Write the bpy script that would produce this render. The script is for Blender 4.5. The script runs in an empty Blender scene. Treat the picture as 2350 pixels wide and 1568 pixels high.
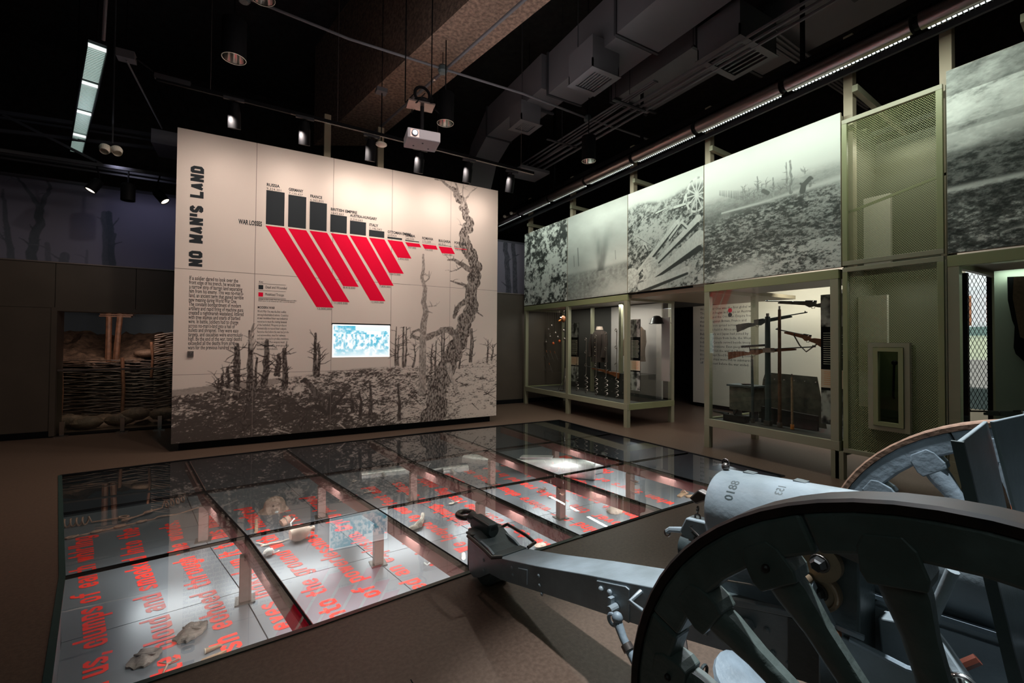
import bpy, math, random
import numpy as np
from mathutils import Vector, Matrix
C = bpy.context.scene.collection
sc = bpy.context.scene
PI = math.pi
random.seed(7)

# ---------------------------------------------------------------- camera, world, lights, exposure
CAM_H = 1.7; FPX = 1020.51; PCX, PCY = 1175.0, 763.96
YAW, PITCH, ROLL = math.radians(30.0), math.radians(1.0233), math.radians(.42686)
_cy, _sy, _cp, _sp, _cr, _sr = math.cos(YAW), math.sin(YAW), math.cos(PITCH), math.sin(PITCH), math.cos(ROLL), math.sin(ROLL)
cam_d = bpy.data.cameras.new('camera'); cam = bpy.data.objects.new('camera', cam_d); C.objects.link(cam)
cam_d.sensor_width = 36; cam_d.sensor_fit = 'HORIZONTAL'; cam_d.lens = FPX / 2350 * 36
cam_d.shift_x = 0.0; cam_d.shift_y = (PCY - 784) / 2350
cam_d.clip_start = .05; cam_d.clip_end = 100
_f = Vector((_sy * _cp, _cy * _cp, _sp)); _r0 = Vector((_cy, -_sy, 0)); _u0 = _r0.cross(_f)
_r = _r0 * _cr + _u0 * _sr; _u = _u0 * _cr - _r0 * _sr
cam.matrix_world = Matrix((( _r.x, _u.x, -_f.x, 0), (_r.y, _u.y, -_f.y, 0), (_r.z, _u.z, -_f.z, CAM_H), (0, 0, 0, 1)))
sc.camera = cam
w = bpy.data.worlds.new('world'); sc.world = w; w.use_nodes = True
w.node_tree.nodes['Background'].inputs[0].default_value = (.75, .8, .9, 1)
w.node_tree.nodes['Background'].inputs[1].default_value = .05
sc.view_settings.view_transform = 'Standard'; sc.view_settings.look = 'None'
sc.view_settings.exposure = 0.0; sc.view_settings.gamma = 1.0; sc.view_settings.use_curve_mapping = False

def light(kind, loc, target, energy, color=(1, .93, .86), size=.1, spot=60, blend=.6, size_y=None):
    d = bpy.data.lights.new('lamp_' + kind.lower(), kind); d.energy = energy; d.color = color
    if kind == 'AREA':
        d.shape = 'RECTANGLE'; d.size = size; d.size_y = size_y or size
    else: d.shadow_soft_size = size
    if kind == 'SPOT': d.spot_size = math.radians(spot); d.spot_blend = blend
    o = bpy.data.objects.new('lamp_' + kind.lower(), d); C.objects.link(o); o.location = loc
    o.rotation_euler = (Vector(target) - Vector(loc)).to_track_quat('-Z', 'Y').to_euler()
    return o
WARM = (1, .88, .78); COOL = (.86, .95, 1); GREENW = (.90, 1, .90)
# track spots washing the big panel: a tight scallop each and a wide wash below
for hx in (-.35, .5, 1.35, 2.2, 3.05, 3.9):
    light('SPOT', (hx, 7.0, 4.66), (hx + .02, 8.29, 3.0), 80, WARM, .05, 150, .8)
    light('SPOT', (hx, 7.0, 4.66), (hx + .02, 8.29, 4.36), 20, WARM, .05, 34, 1.0)
light('AREA', (1.6, 4.6, 4.6), (1.6, 8.29, .9), 24, (1, .84, .78), 4.0, size_y=.3)  # soft area fill added for the panel, with no fixture of its own
# tubular fluorescent wall washer along the photo wall
for i in range(7):
    y = 1.9 + i * 1.3
    light('AREA', (5.72, y, 4.80), (6.40, y, 2.9), 15 if i < 5 else 7, GREENW, 1.2, size_y=.07)
# gun spots
light('SPOT', (5.0, 2.5, 4.5), (1.7, 1.0, .7), 340, (.86, .94, 1), .06, 46, .5)
light('SPOT', (1.75, 1.3, 5.6), (1.8, .8, .8), 1750, (.88, .95, 1), .08, 37, .5)
light('AREA', (-1.6, -1.4, 3.6), (1.2, .6, .6), 11, (.75, .95, .92), 1.6, size_y=1.6)  # unseen area fill added on the camera side to lift the near wheel
light('SPOT', (1.2, 5.0, 4.9), (.6, 2.0, 0), 48, (1, .82, .72), .10, 75, .9)
# room floor pools, then area uplights added in place of ceiling bounce
light('SPOT', (-.25, 5.77, 4.75), (-2.4, 6.6, 0), 190, (1, .80, .68), .06, 100, 1.)
light('SPOT', (4.92, 5.93, 4.75), (6.3, 7.6, 0), 170, (1, .82, .68), .06, 80, 1.)
light('SPOT', (4.9, 4.4, 5.2), (5.9, 3.6, 0), 90, (1, .82, .70), .06, 70, 1.)
light('SPOT', (-3.2, 7.4, 4.9), (-3.6, 10.4, 1.6), 70, (1, .85, .72), .06, 80, 1.)  # spot added to brighten the far left wall
light('AREA', (2.6, 5.0, 5.3), (2.6, 5.05, 8), 15, (1, .93, .92), 3., size_y=2.5)
light('AREA', (-2.6, 8.6, 4.7), (-2.6, 8.7, 8), 3, (.8, .85, 1), 2., size_y=1.)
# ---------------------------------------------------------------- helpers
def ray(u, v):
    r3 = (u - PCX) / FPX; u3 = -(v - PCY) / FPX
    r = _cr * r3 - _sr * u3; u2 = _sr * r3 + _cr * u3
    fw = _cp - _sp * u2; up = _sp + _cp * u2
    return Vector((_cy * r + _sy * fw, -_sy * r + _cy * fw, up))
CO = Vector((0, 0, CAM_H))
def az(u, v, z=0.): d = ray(u, v); return CO + d * ((z - CAM_H) / d.z)      # the point of a level z, plane x or plane y
def ax(u, v, x): d = ray(u, v); return CO + d * (x / d.x)
def ay(u, v, y): d = ray(u, v); return CO + d * (y / d.y)

MATS = {}
def mat(name, col, rough=.6, metal=0., var=0., vscale=6., bump=0., bscale=40., col2=None, spec=.5, emit=None, es=1., coat=0.):
    if name in MATS: return MATS[name]
    m = bpy.data.materials.new(name); m.use_nodes = True; nt = m.node_tree; b = nt.nodes['Principled BSDF']
    b.inputs['Base Color'].default_value = (*col, 1); b.inputs['Roughness'].default_value = rough
    b.inputs['Metallic'].default_value = metal; b.inputs['Specular IOR Level'].default_value = spec
    b.inputs['Coat Weight'].default_value = coat
    if emit: b.inputs['Emission Color'].default_value = (*emit, 1); b.inputs['Emission Strength'].default_value = es
    if var or bump:
        tc = nt.nodes.new('ShaderNodeTexCoord')
        n = nt.nodes.new('ShaderNodeTexNoise'); n.inputs['Scale'].default_value = vscale; n.inputs['Detail'].default_value = 6
        nt.links.new(tc.outputs['Object'], n.inputs['Vector'])
        if var:
            rp = nt.nodes.new('ShaderNodeValToRGB'); rp.color_ramp.elements[0].position = .35; rp.color_ramp.elements[1].position = .68
            c2 = col2 or tuple(c * (1 - var) for c in col)
            rp.color_ramp.elements[0].color = (*c2, 1); rp.color_ramp.elements[1].color = (*col, 1)
            nt.links.new(n.outputs['Fac'], rp.inputs[0]); nt.links.new(rp.outputs[0], b.inputs['Base Color'])
        if bump:
            n2 = nt.nodes.new('ShaderNodeTexNoise'); n2.inputs['Scale'].default_value = bscale; n2.inputs['Detail'].default_value = 4
            nt.links.new(tc.outputs['Object'], n2.inputs['Vector'])
            bp = nt.nodes.new('ShaderNodeBump'); bp.inputs['Strength'].default_value = bump; bp.inputs['Distance'].default_value = .01
            nt.links.new(n2.outputs['Fac'], bp.inputs['Height']); nt.links.new(bp.outputs[0], b.inputs['Normal'])
    MATS[name] = m; return m
def glass_mat(name, tint=(.92, .97, .95), ior=1.5, boost=1.):
    m = bpy.data.materials.new(name); m.use_nodes = True; nt = m.node_tree; nt.nodes.clear()
    o = nt.nodes.new('ShaderNodeOutputMaterial'); mx = nt.nodes.new('ShaderNodeMixShader')
    t = nt.nodes.new('ShaderNodeBsdfTransparent'); t.inputs[0].default_value = (*tint, 1)
    g = nt.nodes.new('ShaderNodeBsdfGlossy'); g.inputs['Roughness'].default_value = .0; g.inputs[0].default_value = (1, 1, 1, 1)
    fr = nt.nodes.new('ShaderNodeFresnel'); fr.inputs[0].default_value = ior
    ge = nt.nodes.new('ShaderNodeNewGeometry'); inv = nt.nodes.new('ShaderNodeMath'); inv.operation = 'SUBTRACT'; inv.inputs[0].default_value = 1
    mu = nt.nodes.new('ShaderNodeMath'); mu.operation = 'MULTIPLY'; m2 = nt.nodes.new('ShaderNodeMath'); m2.operation = 'MULTIPLY'; m2.inputs[1].default_value = boost; m2.use_clamp = True
    nt.links.new(ge.outputs['Backfacing'], inv.inputs[1]); nt.links.new(fr.outputs[0], mu.inputs[0]); nt.links.new(inv.outputs[0], mu.inputs[1])
    nt.links.new(mu.outputs[0], m2.inputs[0]); nt.links.new(m2.outputs[0], mx.inputs[0]); nt.links.new(t.outputs[0], mx.inputs[1]); nt.links.new(g.outputs[0], mx.inputs[2])
    nt.links.new(mx.outputs[0], o.inputs[0]); MATS[name] = m; return m
def print_mat(name, rough=.45, emit=0.):
    m = bpy.data.materials.new(name); m.use_nodes = True; nt = m.node_tree; b = nt.nodes['Principled BSDF']
    a = nt.nodes.new('ShaderNodeVertexColor'); a.layer_name = 'ink'
    nt.links.new(a.outputs[0], b.inputs['Base Color']); b.inputs['Roughness'].default_value = rough; b.inputs['Specular IOR Level'].default_value = .06
    if emit:
        nt.links.new(a.outputs[0], b.inputs['Emission Color']); b.inputs['Emission Strength'].default_value = emit
    MATS[name] = m; return m

def origin(o):
    p = Vector((0, 0, 0))
    while o is not None: p += o.location; o = o.parent
    return p
def tag(o, label=None, cat=None, group=None, kind=None):
    for k, v in (('label', label), ('category', cat), ('group', group), ('kind', kind)):
        if v: o[k] = v
    return o
def thing(name, label, cat, loc=(0, 0, 0), group=None, rz=0.):
    o = bpy.data.objects.new(name, None); C.objects.link(o); o.location = loc; o.rotation_euler = (0, 0, rz); o.empty_display_size = .1
    return tag(o, label, cat, group)
def link(name, me, parent=None, kind=None):
    o = bpy.data.objects.new(name, me); C.objects.link(o)
    if parent is not None: o.parent = parent
    if kind: o['kind'] = kind
    return o
class MB:
    def __init__(s): s.v = []; s.f = []
    def add(s, vs, fs):
        n = len(s.v); s.v += [tuple(x) for x in vs]; s.f += [tuple(i + n for i in f) for f in fs]; return s
    def box(s, c, d, rz=0., M=None):
        x, y, z = d[0] / 2, d[1] / 2, d[2] / 2; vs = [Vector(p) for p in ((-x, -y, -z), (x, -y, -z), (x, y, -z), (-x, y, -z), (-x, -y, z), (x, -y, z), (x, y, z), (-x, y, z))]
        R = M if M is not None else Matrix.Rotation(rz, 3, 'Z')
        return s.add([R @ p + Vector(c) for p in vs], [(0, 3, 2, 1), (4, 5, 6, 7), (0, 1, 5, 4), (1, 2, 6, 5), (2, 3, 7, 6), (3, 0, 4, 7)])
    def b2(s, lo, hi):
        return s.box([(a + b) / 2 for a, b in zip(lo, hi)], [abs(b - a) for a, b in zip(lo, hi)])
    def bar(s, p, q, wd, ht, up=(0, 0, 1)):
        p, q = Vector(p), Vector(q); d = q - p; L = d.length; d.normalize(); u = Vector(up)
        if abs(d.dot(u)) > .98: u = Vector((1, 0, 0))
        r = d.cross(u).normalized(); u = r.cross(d)
        M = Matrix((d, r, u)).transposed(); return s.box((p + q) / 2, (L, wd, ht), M=M)
    def prism(s, poly, h0, h1, f):      # f(u, v, h) -> point; poly in order
        n = len(poly); vs = [f(a, b, h0) for a, b in poly] + [f(a, b, h1) for a, b in poly]
        return s.add(vs, [tuple(range(n))[::-1], tuple(range(n, 2 * n))] + [(i, (i + 1) % n, (i + 1) % n + n, i + n) for i in range(n)])
    def tube(s, pts, r, n=8, cap=True):
        pts = [Vector(p) for p in pts]; rs = r if isinstance(r, (list, tuple)) else [r] * len(pts); rings = []; nrm = None
        for i, p in enumerate(pts):
            d = (pts[min(i + 1, len(pts) - 1)] - pts[max(i - 1, 0)])
            d = d.normalized() if d.length > 1e-9 else Vector((0, 0, 1))
            if nrm is None: nrm = d.orthogonal().normalized()
            else:
                nrm = nrm - d * nrm.dot(d); nrm = nrm.normalized() if nrm.length > 1e-6 else d.orthogonal().normalized()
            b = d.cross(nrm); rings.append([p + (nrm * math.cos(2 * PI * k / n) + b * math.sin(2 * PI * k / n)) * rs[i] for k in range(n)])
        vs = [v for ring in rings for v in ring]; fs = []
        for i in range(len(pts) - 1):
            for k in range(n): fs.append((i * n + k, i * n + (k + 1) % n, (i + 1) * n + (k + 1) % n, (i + 1) * n + k))
        if cap: fs += [tuple(range(n))[::-1], tuple(range((len(pts) - 1) * n, len(pts) * n))]
        return s.add(vs, fs)
    def cyl(s, p, q, r, n=16, r2=None): return s.tube([p, q], [r, r if r2 is None else r2], n)
    def lathe(s, prof, c, axis=(0, 0, 1), n=24, cap=False):   # prof: (radius, height)
        a = Vector(axis).normalized(); u = a.orthogonal().normalized(); b = a.cross(u); vs = []; fs = []
        for r, h in prof:
            for k in range(n): t = 2 * PI * k / n; vs.append(Vector(c) + a * h + (u * math.cos(t) + b * math.sin(t)) * r)
        m = len(prof)
        for i in range(m - 1):
            for k in range(n): fs.append((i * n + k, i * n + (k + 1) % n, (i + 1) * n + (k + 1) % n, (i + 1) * n + k))
        if cap: fs += [tuple(range(n))[::-1], tuple(range((m - 1) * n, m * n))]
        return s.add(vs, fs)
    def torus(s, c, axis, R, r, n=28, m=8):
        a = Vector(axis).normalized(); u = a.orthogonal().normalized(); b = a.cross(u); vs = []; fs = []
        for i in range(n):
            t = 2 * PI * i / n; d = u * math.cos(t) + b * math.sin(t)
            for k in range(m): q = 2 * PI * k / m; vs.append(Vector(c) + d * (R + r * math.cos(q)) + a * r * math.sin(q))
        for i in range(n):
            for k in range(m): fs.append((i * m + k, ((i + 1) % n) * m + k, ((i + 1) % n) * m + (k + 1) % m, i * m + (k + 1) % m))
        return s.add(vs, fs)
    def ball(s, c, r, n=12, m=8, sq=(1, 1, 1), jit=0.):
        vs = []; fs = []
        for i in range(m + 1):
            t = PI * i / m
            for k in range(n):
                q = 2 * PI * k / n; j = 1 + random.uniform(-jit, jit)
                vs.append((c[0] + r * sq[0] * math.sin(t) * math.cos(q) * j, c[1] + r * sq[1] * math.sin(t) * math.sin(q) * j, c[2] + r * sq[2] * math.cos(t) * j))
        for i in range(m):
            for k in range(n): fs.append((i * n + k, (i + 1) * n + k, (i + 1) * n + (k + 1) % n, i * n + (k + 1) % n))
        return s.add(vs, fs)
    def build(s, name, m, parent=None, smooth=False, kind=None, local=False, bevel=0., sub=0):
        me = bpy.data.meshes.new(name); off = Vector((0, 0, 0)) if (local or parent is None) else origin(parent)
        me.from_pydata([tuple(Vector(p) - off) for p in s.v], [], s.f); me.materials.append(m if not isinstance(m, str) else MATS[m])
        if smooth: me.polygons.foreach_set('use_smooth', [True] * len(me.polygons))
        o = link(name, me, parent, kind)
        if smooth or bevel:
            bmn = o.modifiers.new('b', 'BEVEL') if bevel else None
            if bmn: bmn.width = bevel; bmn.segments = 2; bmn.limit_method = 'ANGLE'; bmn.angle_limit = math.radians(40)
        if sub: sm = o.modifiers.new('s', 'SUBSURF'); sm.levels = sub; sm.render_levels = sub
        if smooth: me.set_sharp_from_angle(angle=math.radians(42))
        return o
def copy_tree(o, parent=None, name=None):
    c = o.copy(); C.objects.link(c); c.parent = parent
    for ch in [x for x in list(C.objects) if x.parent == o]: copy_tree(ch, c)
    return c

FONT_CACHE = {}
def text_mesh(txt, size, xs=1., bold=0., align='LEFT', space=1.0, res=3, wid=None):
    cu = bpy.data.curves.new('t', 'FONT'); cu.body = txt; cu.size = size; cu.align_x = align; cu.offset = bold; cu.resolution_u = res; cu.space_line = space
    o = bpy.data.objects.new('t', cu); C.objects.link(o); bpy.context.view_layer.update()
    me = bpy.data.meshes.new_from_object(o.evaluated_get(bpy.context.evaluated_depsgraph_get())); n = len(me.vertices)
    co = np.empty(n * 3); me.vertices.foreach_get('co', co); co = co.reshape(-1, 3); co[:, 0] *= (wid / max(1e-6, co[:, 0].max() - co[:, 0].min()) if wid else xs)
    fs = [tuple(p.vertices) for p in me.polygons]
    bpy.data.objects.remove(o); bpy.data.curves.remove(cu); bpy.data.meshes.remove(me)
    return co, fs
def text_on(mb, txt, size, o, right, up, **k):
    co, fs = text_mesh(txt, size, **k); o, right, up = Vector(o), Vector(right), Vector(up)
    mb.add([o + right * float(p[0]) + up * float(p[1]) for p in co], fs); return mb

# a heavy condensed stroke alphabet for the big lettering: x 0..1, baseline 0, x-height 1, caps 1.45
_A = 1.45
_o = [(.25, 0), (0, .2), (0, .8), (.25, 1), (.75, 1), (1, .8), (1, .2), (.75, 0), (.25, 0)]
_n = [(0, .75), (.3, 1), (.75, 1), (1, .8), (1, 0)]
GL = {'o': [_o], 'n': [[(0, 0), (0, 1)], _n], 'a': [[(.02, .85), (.25, 1), (.75, 1), (1, .8), (1, 0)], [(1, .56), (.3, .56), (0, .4), (0, .15), (.25, 0), (.7, 0), (1, .2)]], 'b': [[(0, 0), (0, _A)], _o], 'd': [[(1, 0), (1, _A)], _o],
      'c': [[(1, .68), (1, .8), (.75, 1), (.25, 1), (0, .8), (0, .2), (.25, 0), (.75, 0), (1, .2), (1, .34)]], 'e': [[(0, .5), (1, .5), (1, .8), (.75, 1), (.25, 1), (0, .8), (0, .2), (.25, 0), (.75, 0), (1, .18)]], 'f': [[(.35, 0), (.35, 1.25), (.6, _A), (.95, _A)], [(0, 1), (.9, 1)]],
      'g': [_o, [(1, 1), (1, -.2), (.75, -.38), (.25, -.38), (0, -.24)]], 'h': [[(0, 0), (0, _A)], _n], 'i': [[(0, 0), (0, 1)], [(0, 1.2), (0, _A)]], 'j': [[(0, 1), (0, -.35)], [(0, 1.2), (0, _A)]], 'k': [[(0, 0), (0, _A)], [(1, 1), (.1, .42)], [(.35, .6), (1, 0)]], 'l': [[(0, 0), (0, _A)]],
      'm': [[(0, 0), (0, 1)], [(0, .75), (.3, 1), (.6, 1), (.85, .8), (.85, 0)], [(.85, .75), (1.1, 1), (1.45, 1), (1.7, .8), (1.7, 0)]], 'p': [[(0, 1), (0, -.4)], _o], 'q': [[(1, 1), (1, -.4)], _o], 'r': [[(0, 0), (0, 1)], [(0, .72), (.35, 1), (.75, 1)]],
      's': [[(.98, .85), (.75, 1), (.25, 1), (0, .84), (0, .68), (1, .34), (1, .17), (.75, 0), (.25, 0), (.02, .15)]], 't': [[(.35, 1.35), (.35, .2), (.55, 0), (.9, 0)], [(0, 1), (.9, 1)]], 'u': [[(0, 1), (0, .2), (.25, 0), (.7, 0), (1, .25)], [(1, 1), (1, 0)]],
      'v': [[(0, 1), (.5, 0), (1, 1)]], 'w': [[(0, 1), (.4, 0), (.8, 1), (1.2, 0), (1.6, 1)]], 'x': [[(0, 0), (1, 1)], [(0, 1), (1, 0)]], 'y': [[(0, 1), (.55, 0)], [(1, 1), (.3, -.4)]], 'z': [[(0, 1), (1, 1), (0, 0), (1, 0)]], '.': [[(0, 0), (0, .12)]], ',': [[(0, .12), (-.1, -.25)]], "'": [[(0, _A), (0, 1.05)]], '-': [[(0, .5), (.7, .5)]],
      'N': [[(0, 0), (0, _A)], [(.06, _A), (.94, 0)], [(1, 0), (1, _A)]], 'O': [[(.25, 0), (0, .2), (0, 1.25), (.25, _A), (.75, _A), (1, 1.25), (1, .2), (.75, 0), (.25, 0)]], 'M': [[(0, 0), (0, _A)], [(.06, _A), (.65, .1)], [(.65, .1), (1.24, _A)], [(1.3, 0), (1.3, _A)]], 'A': [[(0, 0), (.5, _A)], [(.5, _A), (1, 0)], [(.2, .38), (.8, .38)]],
      'S': [[(.98, 1.27), (.75, _A), (.25, _A), (0, 1.27), (0, 1.0), (1, .47), (1, .2), (.75, 0), (.25, 0), (.02, .18)]], 'L': [[(0, _A), (0, 0)], [(0, 0), (.9, 0)]], 'D': [[(0, 0), (0, _A), (.7, _A), (1, 1.22), (1, .23), (.7, 0), (0, 0)]], 'W': [[(0, _A), (.35, 0), (.7, _A), (1.05, 0), (1.4, _A)]],
      'R': [[(0, 0), (0, _A), (.75, _A), (1, 1.25), (1, .95), (.75, .75), (0, .75)], [(.6, .75), (1, 0)]], 'E': [[(1, _A), (0, _A), (0, 0), (1, 0)], [(0, .75), (.85, .75)]], 'T': [[(0, _A), (1, _A)], [(.5, _A), (.5, 0)]], 'C': [[(1, 1.05), (1, 1.25), (.75, _A), (.25, _A), (0, 1.25), (0, .2), (.25, 0), (.75, 0), (1, .2), (1, .42)]],
      'H': [[(0, 0), (0, _A)], [(1, 0), (1, _A)], [(0, .75), (1, .75)]], 'G': [[(1, 1.05), (1, 1.25), (.75, _A), (.25, _A), (0, 1.25), (0, .2), (.25, 0), (.75, 0), (1, .2), (1, .7), (.6, .7)]], 'P': [[(0, 0), (0, _A), (.75, _A), (1, 1.25), (1, .9), (.75, .7), (0, .7)]]}
def stroke_text(txt, xh, cw, t, gap):      # xh x-height, cw letter width, t stroke; returns quads as a list of four points, length
    x = 0; out = []
    for ch in txt:
        if ch == ' ': x += cw * .75 + gap; continue
        g = GL[ch]; wmax = max(p[0] for s in g for p in s); k = cw - t
        for s in g:
            P = [(x + t / 2 + p[0] * k, t / 2 + p[1] * (xh - t) if 0 <= p[1] <= 1 else (t / 2 + p[1] * xh - (t if p[1] > 1 else 0))) for p in s]
            for i in range(len(P) - 1):
                (ax_, ay_), (bx_, by_) = P[i], P[i + 1]; dx, dy = bx_ - ax_, by_ - ay_; L = math.hypot(dx, dy) or 1; dx /= L; dy /= L
                e0 = t * .5 if i == 0 and abs(dx * dy) < .02 else t * .22; e1 = t * .5 if i == len(P) - 2 and abs(dx * dy) < .02 else t * .22; h = t / 2
                a_ = (ax_ - dx * e0, ay_ - dy * e0); b_ = (bx_ + dx * e1, by_ + dy * e1)
                out.append([(a_[0] - dy * h * -1, a_[1] - dx * h), (b_[0] + dy * h, b_[1] - dx * h), (b_[0] - dy * h, b_[1] + dx * h), (a_[0] - dy * h, a_[1] + dx * h)])
        x += t + wmax * k + gap
    return out, x - gap
# ---- flat prints are painted on canvases in numpy and carried by the vertices of a dense sheet
def h2(ix, iy, seed):
    with np.errstate(over='ignore'):
        n = (ix.astype(np.int64) * 374761393 + iy.astype(np.int64) * 668265263 + seed * 1442695041) & 0xffffffff
        n = ((n ^ (n >> 13)) * 1274126177) & 0xffffffff; n = n ^ (n >> 16)
    return (n & 0xffff) / 65535.
def vn(x, y, seed=0):
    ix, iy = np.floor(x), np.floor(y); fx, fy = x - ix, y - iy; fx = fx * fx * (3 - 2 * fx); fy = fy * fy * (3 - 2 * fy)
    a, b, c, d = h2(ix, iy, seed), h2(ix + 1, iy, seed), h2(ix, iy + 1, seed), h2(ix + 1, iy + 1, seed)
    return (a * (1 - fx) + b * fx) * (1 - fy) + (c * (1 - fx) + d * fx) * fy
def fbm(x, y, seed=0, oct=5, g=.55):
    t = 0; a = 1.; n = 0
    for i in range(oct): t = t + a * vn(x * 2 ** i, y * 2 ** i, seed + i * 17); n += a; a *= g
    return t / n
def sg(x, k=10.): return 1 / (1 + np.exp(-np.clip(x * k, -30, 30)))
class Canvas:
    def __init__(s, u0, u1, v0, v1, nu, nv):    # u along the sheet, v = height, in metres
        s.u0, s.u1, s.v0, s.v1, s.nu, s.nv = u0, u1, v0, v1, nu, nv
        s.U, s.V = np.meshgrid(np.linspace(u0, u1, nu), np.linspace(v0, v1, nv)); s.g = np.ones((nv, nu))
        s.du = abs(u1 - u0) / (nu - 1); s.dv = abs(v1 - v0) / (nv - 1)
    def stroke(s, pts, w, val=0., tex=0., a=1.):       # polyline with widths, in metres
        for i in range(len(pts) - 1):
            (x0, y0), (x1, y1) = pts[i], pts[i + 1]; w0, w1 = w[i], w[i + 1]; m = max(w0, w1) + s.du
            i0, i1 = sorted(((min(x0, x1) - m - s.u0) / (s.u1 - s.u0) * (s.nu - 1), (max(x0, x1) + m - s.u0) / (s.u1 - s.u0) * (s.nu - 1)))
            i0 = int(max(0, i0)); i1 = int(min(s.nu, i1 + 2)); j0 = int(max(0, (min(y0, y1) - m - s.v0) / s.dv)); j1 = int(min(s.nv, (max(y0, y1) + m - s.v0) / s.dv + 2))
            if i1 <= i0 or j1 <= j0: continue
            X, Y = s.U[j0:j1, i0:i1], s.V[j0:j1, i0:i1]; dx, dy = x1 - x0, y1 - y0; L = dx * dx + dy * dy + 1e-12
            t = np.clip(((X - x0) * dx + (Y - y0) * dy) / L, 0, 1); d = np.hypot(X - x0 - t * dx, Y - y0 - t * dy); ww = w0 + (w1 - w0) * t
            k = np.clip((ww / 2 - d) / s.du + .5, 0, 1) * a
            k = np.where(ww < s.du, k * 1.0 + np.clip(1 - d / s.du, 0, 1) * .6 * a * (ww / s.du), k); k = np.clip(k, 0, 1)
            c = val
            if tex: c = val + tex * (sg(fbm(X * 60, Y * 28, 5, 3) - .52, 18))
            s.g[j0:j1, i0:i1] = s.g[j0:j1, i0:i1] * (1 - k) + c * k
    def tree(s, pts, w0, w1, val=.1, tex=.3, twigs=10, tl=.12, rnd=None, a=1.):
        rnd = rnd or random; n = len(pts); P = []
        for i in range(n - 1):
            for k in range(4):
                t = k / 4; P.append((pts[i][0] * (1 - t) + pts[i + 1][0] * t + rnd.uniform(-1, 1) * w0 * .15, pts[i][1] * (1 - t) + pts[i + 1][1] * t))
        P.append(pts[-1]); W = [w0 + (w1 - w0) * i / (len(P) - 1) for i in range(len(P))]; s.stroke(P, W, val, tex, a)
        for k in range(twigs):
            i = rnd.randrange(len(P) // 5, len(P) - 1); x, y = P[i]; an = rnd.choice((-1, 1)) * rnd.uniform(.3, 1.5); l = tl * rnd.uniform(.5, 1.4); q = [(x, y)]; ww = max(W[i] * .35, .006)
            for j in range(4):
                an += rnd.uniform(-.45, .35); x += math.sin(an) * l / 4; y += math.cos(an) * l / 4; q.append((x, y))
            s.stroke(q, [ww, ww * .7, ww * .5, ww * .35, ww * .2], val, 0, a)
            if rnd.random() < .6: s.stroke([q[2], (q[2][0] + rnd.uniform(-.3, .3) * l, q[2][1] + rnd.uniform(0, .35) * l)], [ww * .5, ww * .2], val, 0, a)
    def sheet(s, name, f, m, parent, dark, lite, kind=None):        # f(u, v) -> Vector; arrays stay aligned with U, V
        off = origin(parent) if parent is not None else Vector((0, 0, 0)); nu, nv = s.nu, s.nv
        A, B, D = Vector(f(0, 0)) - off, Vector(f(1, 0)) - Vector(f(0, 0)), Vector(f(0, 1)) - Vector(f(0, 0))
        co = np.array(A)[None, :] + s.U.reshape(-1, 1) * np.array(B)[None, :] + s.V.reshape(-1, 1) * np.array(D)[None, :]
        idx = np.arange(nu * nv).reshape(nv, nu); q = np.stack([idx[:-1, :-1], idx[:-1, 1:], idx[1:, 1:], idx[1:, :-1]], -1).reshape(-1)
        if (B.cross(D)).y > 0 or (B.cross(D)).x > 0: pass
        me = bpy.data.meshes.new(name); me.vertices.add(nu * nv); me.vertices.foreach_set('co', co.astype(np.float32).ravel())
        npoly = (nu - 1) * (nv - 1); me.loops.add(npoly * 4); me.loops.foreach_set('vertex_index', q.astype(np.int32)); me.polygons.add(npoly)
        me.polygons.foreach_set('loop_start', np.arange(0, npoly * 4, 4, dtype=np.int32)); me.update(calc_edges=True)
        at = me.color_attributes.new('ink', 'FLOAT_COLOR', 'POINT'); g = np.clip(s.g, 0, 1).reshape(-1, 1); dk, lt = np.array(dark), np.array(lite)
        c = np.ones((nu * nv, 4), np.float32); c[:, :3] = dk + (lt - dk) * g if not hasattr(s, 'rgb') else s.rgb.reshape(-1, 3)
        at.data.foreach_set('color', c.ravel()); me.materials.append(m); return link(name, me, parent, kind)
# ---------------------------------------------------------------- materials
mat('floor', (.125, .082, .06), .36, var=.35, vscale=45, bump=.10, bscale=160, col2=(.085, .055, .04), spec=.35)
mat('black', (.005, .005, .006), .6, spec=.1); mat('void', (.006, .006, .007), .9)
mat('rough_black', (.03, .026, .026), .95, var=.5, vscale=8, bump=.8, bscale=60)
mat('fireproofing', (.26, .165, .12), .95, var=.6, vscale=20, bump=1., bscale=70)
mat('wall_panel', (.075, .058, .045), .45, var=.15, vscale=2)
mat('cream', (.66, .565, .505), .6, spec=.12); mat('cream2', (.70, .64, .54), .5)
mat('ink', (.026, .03, .034), .7, spec=.08); mat('red_ink', (.72, .002, .035), .7, spec=.08); mat('joint', (.2, .16, .14), .8)
mat('sage', (.30, .29, .20), .42, spec=.4, var=.06, vscale=1.5); mat('olive', (.25, .265, .135), .45); mat('post', (.36, .30, .21), .5)
mat('duct', (.12, .115, .125), .6, var=.12, vscale=1.5, spec=.2); mat('duct_dark', (.04, .04, .045), .6, spec=.2)
mat('post_steel', (.30, .20, .175), .38, metal=.45, var=.12, vscale=30); mat('steel', (.36, .30, .28), .32, metal=.85, var=.12, vscale=30); mat('chrome', (.75, .75, .74), .15, metal=1.); mat('louvre_white', (.6, .66, .64), .4)
mat('beam_reflected_red', (.20, .10, .09), .4, metal=.3); mat('pit_floor', (.29, .305, .34), .34, metal=.6, spec=.8, var=.05, vscale=3)  # the beams' red base colour stands in for red glow reflected on them
mat('pit_text', (1., .045, .03), .35, spec=.8); mat('pit_side', (.035, .04, .045), .5)
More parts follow.
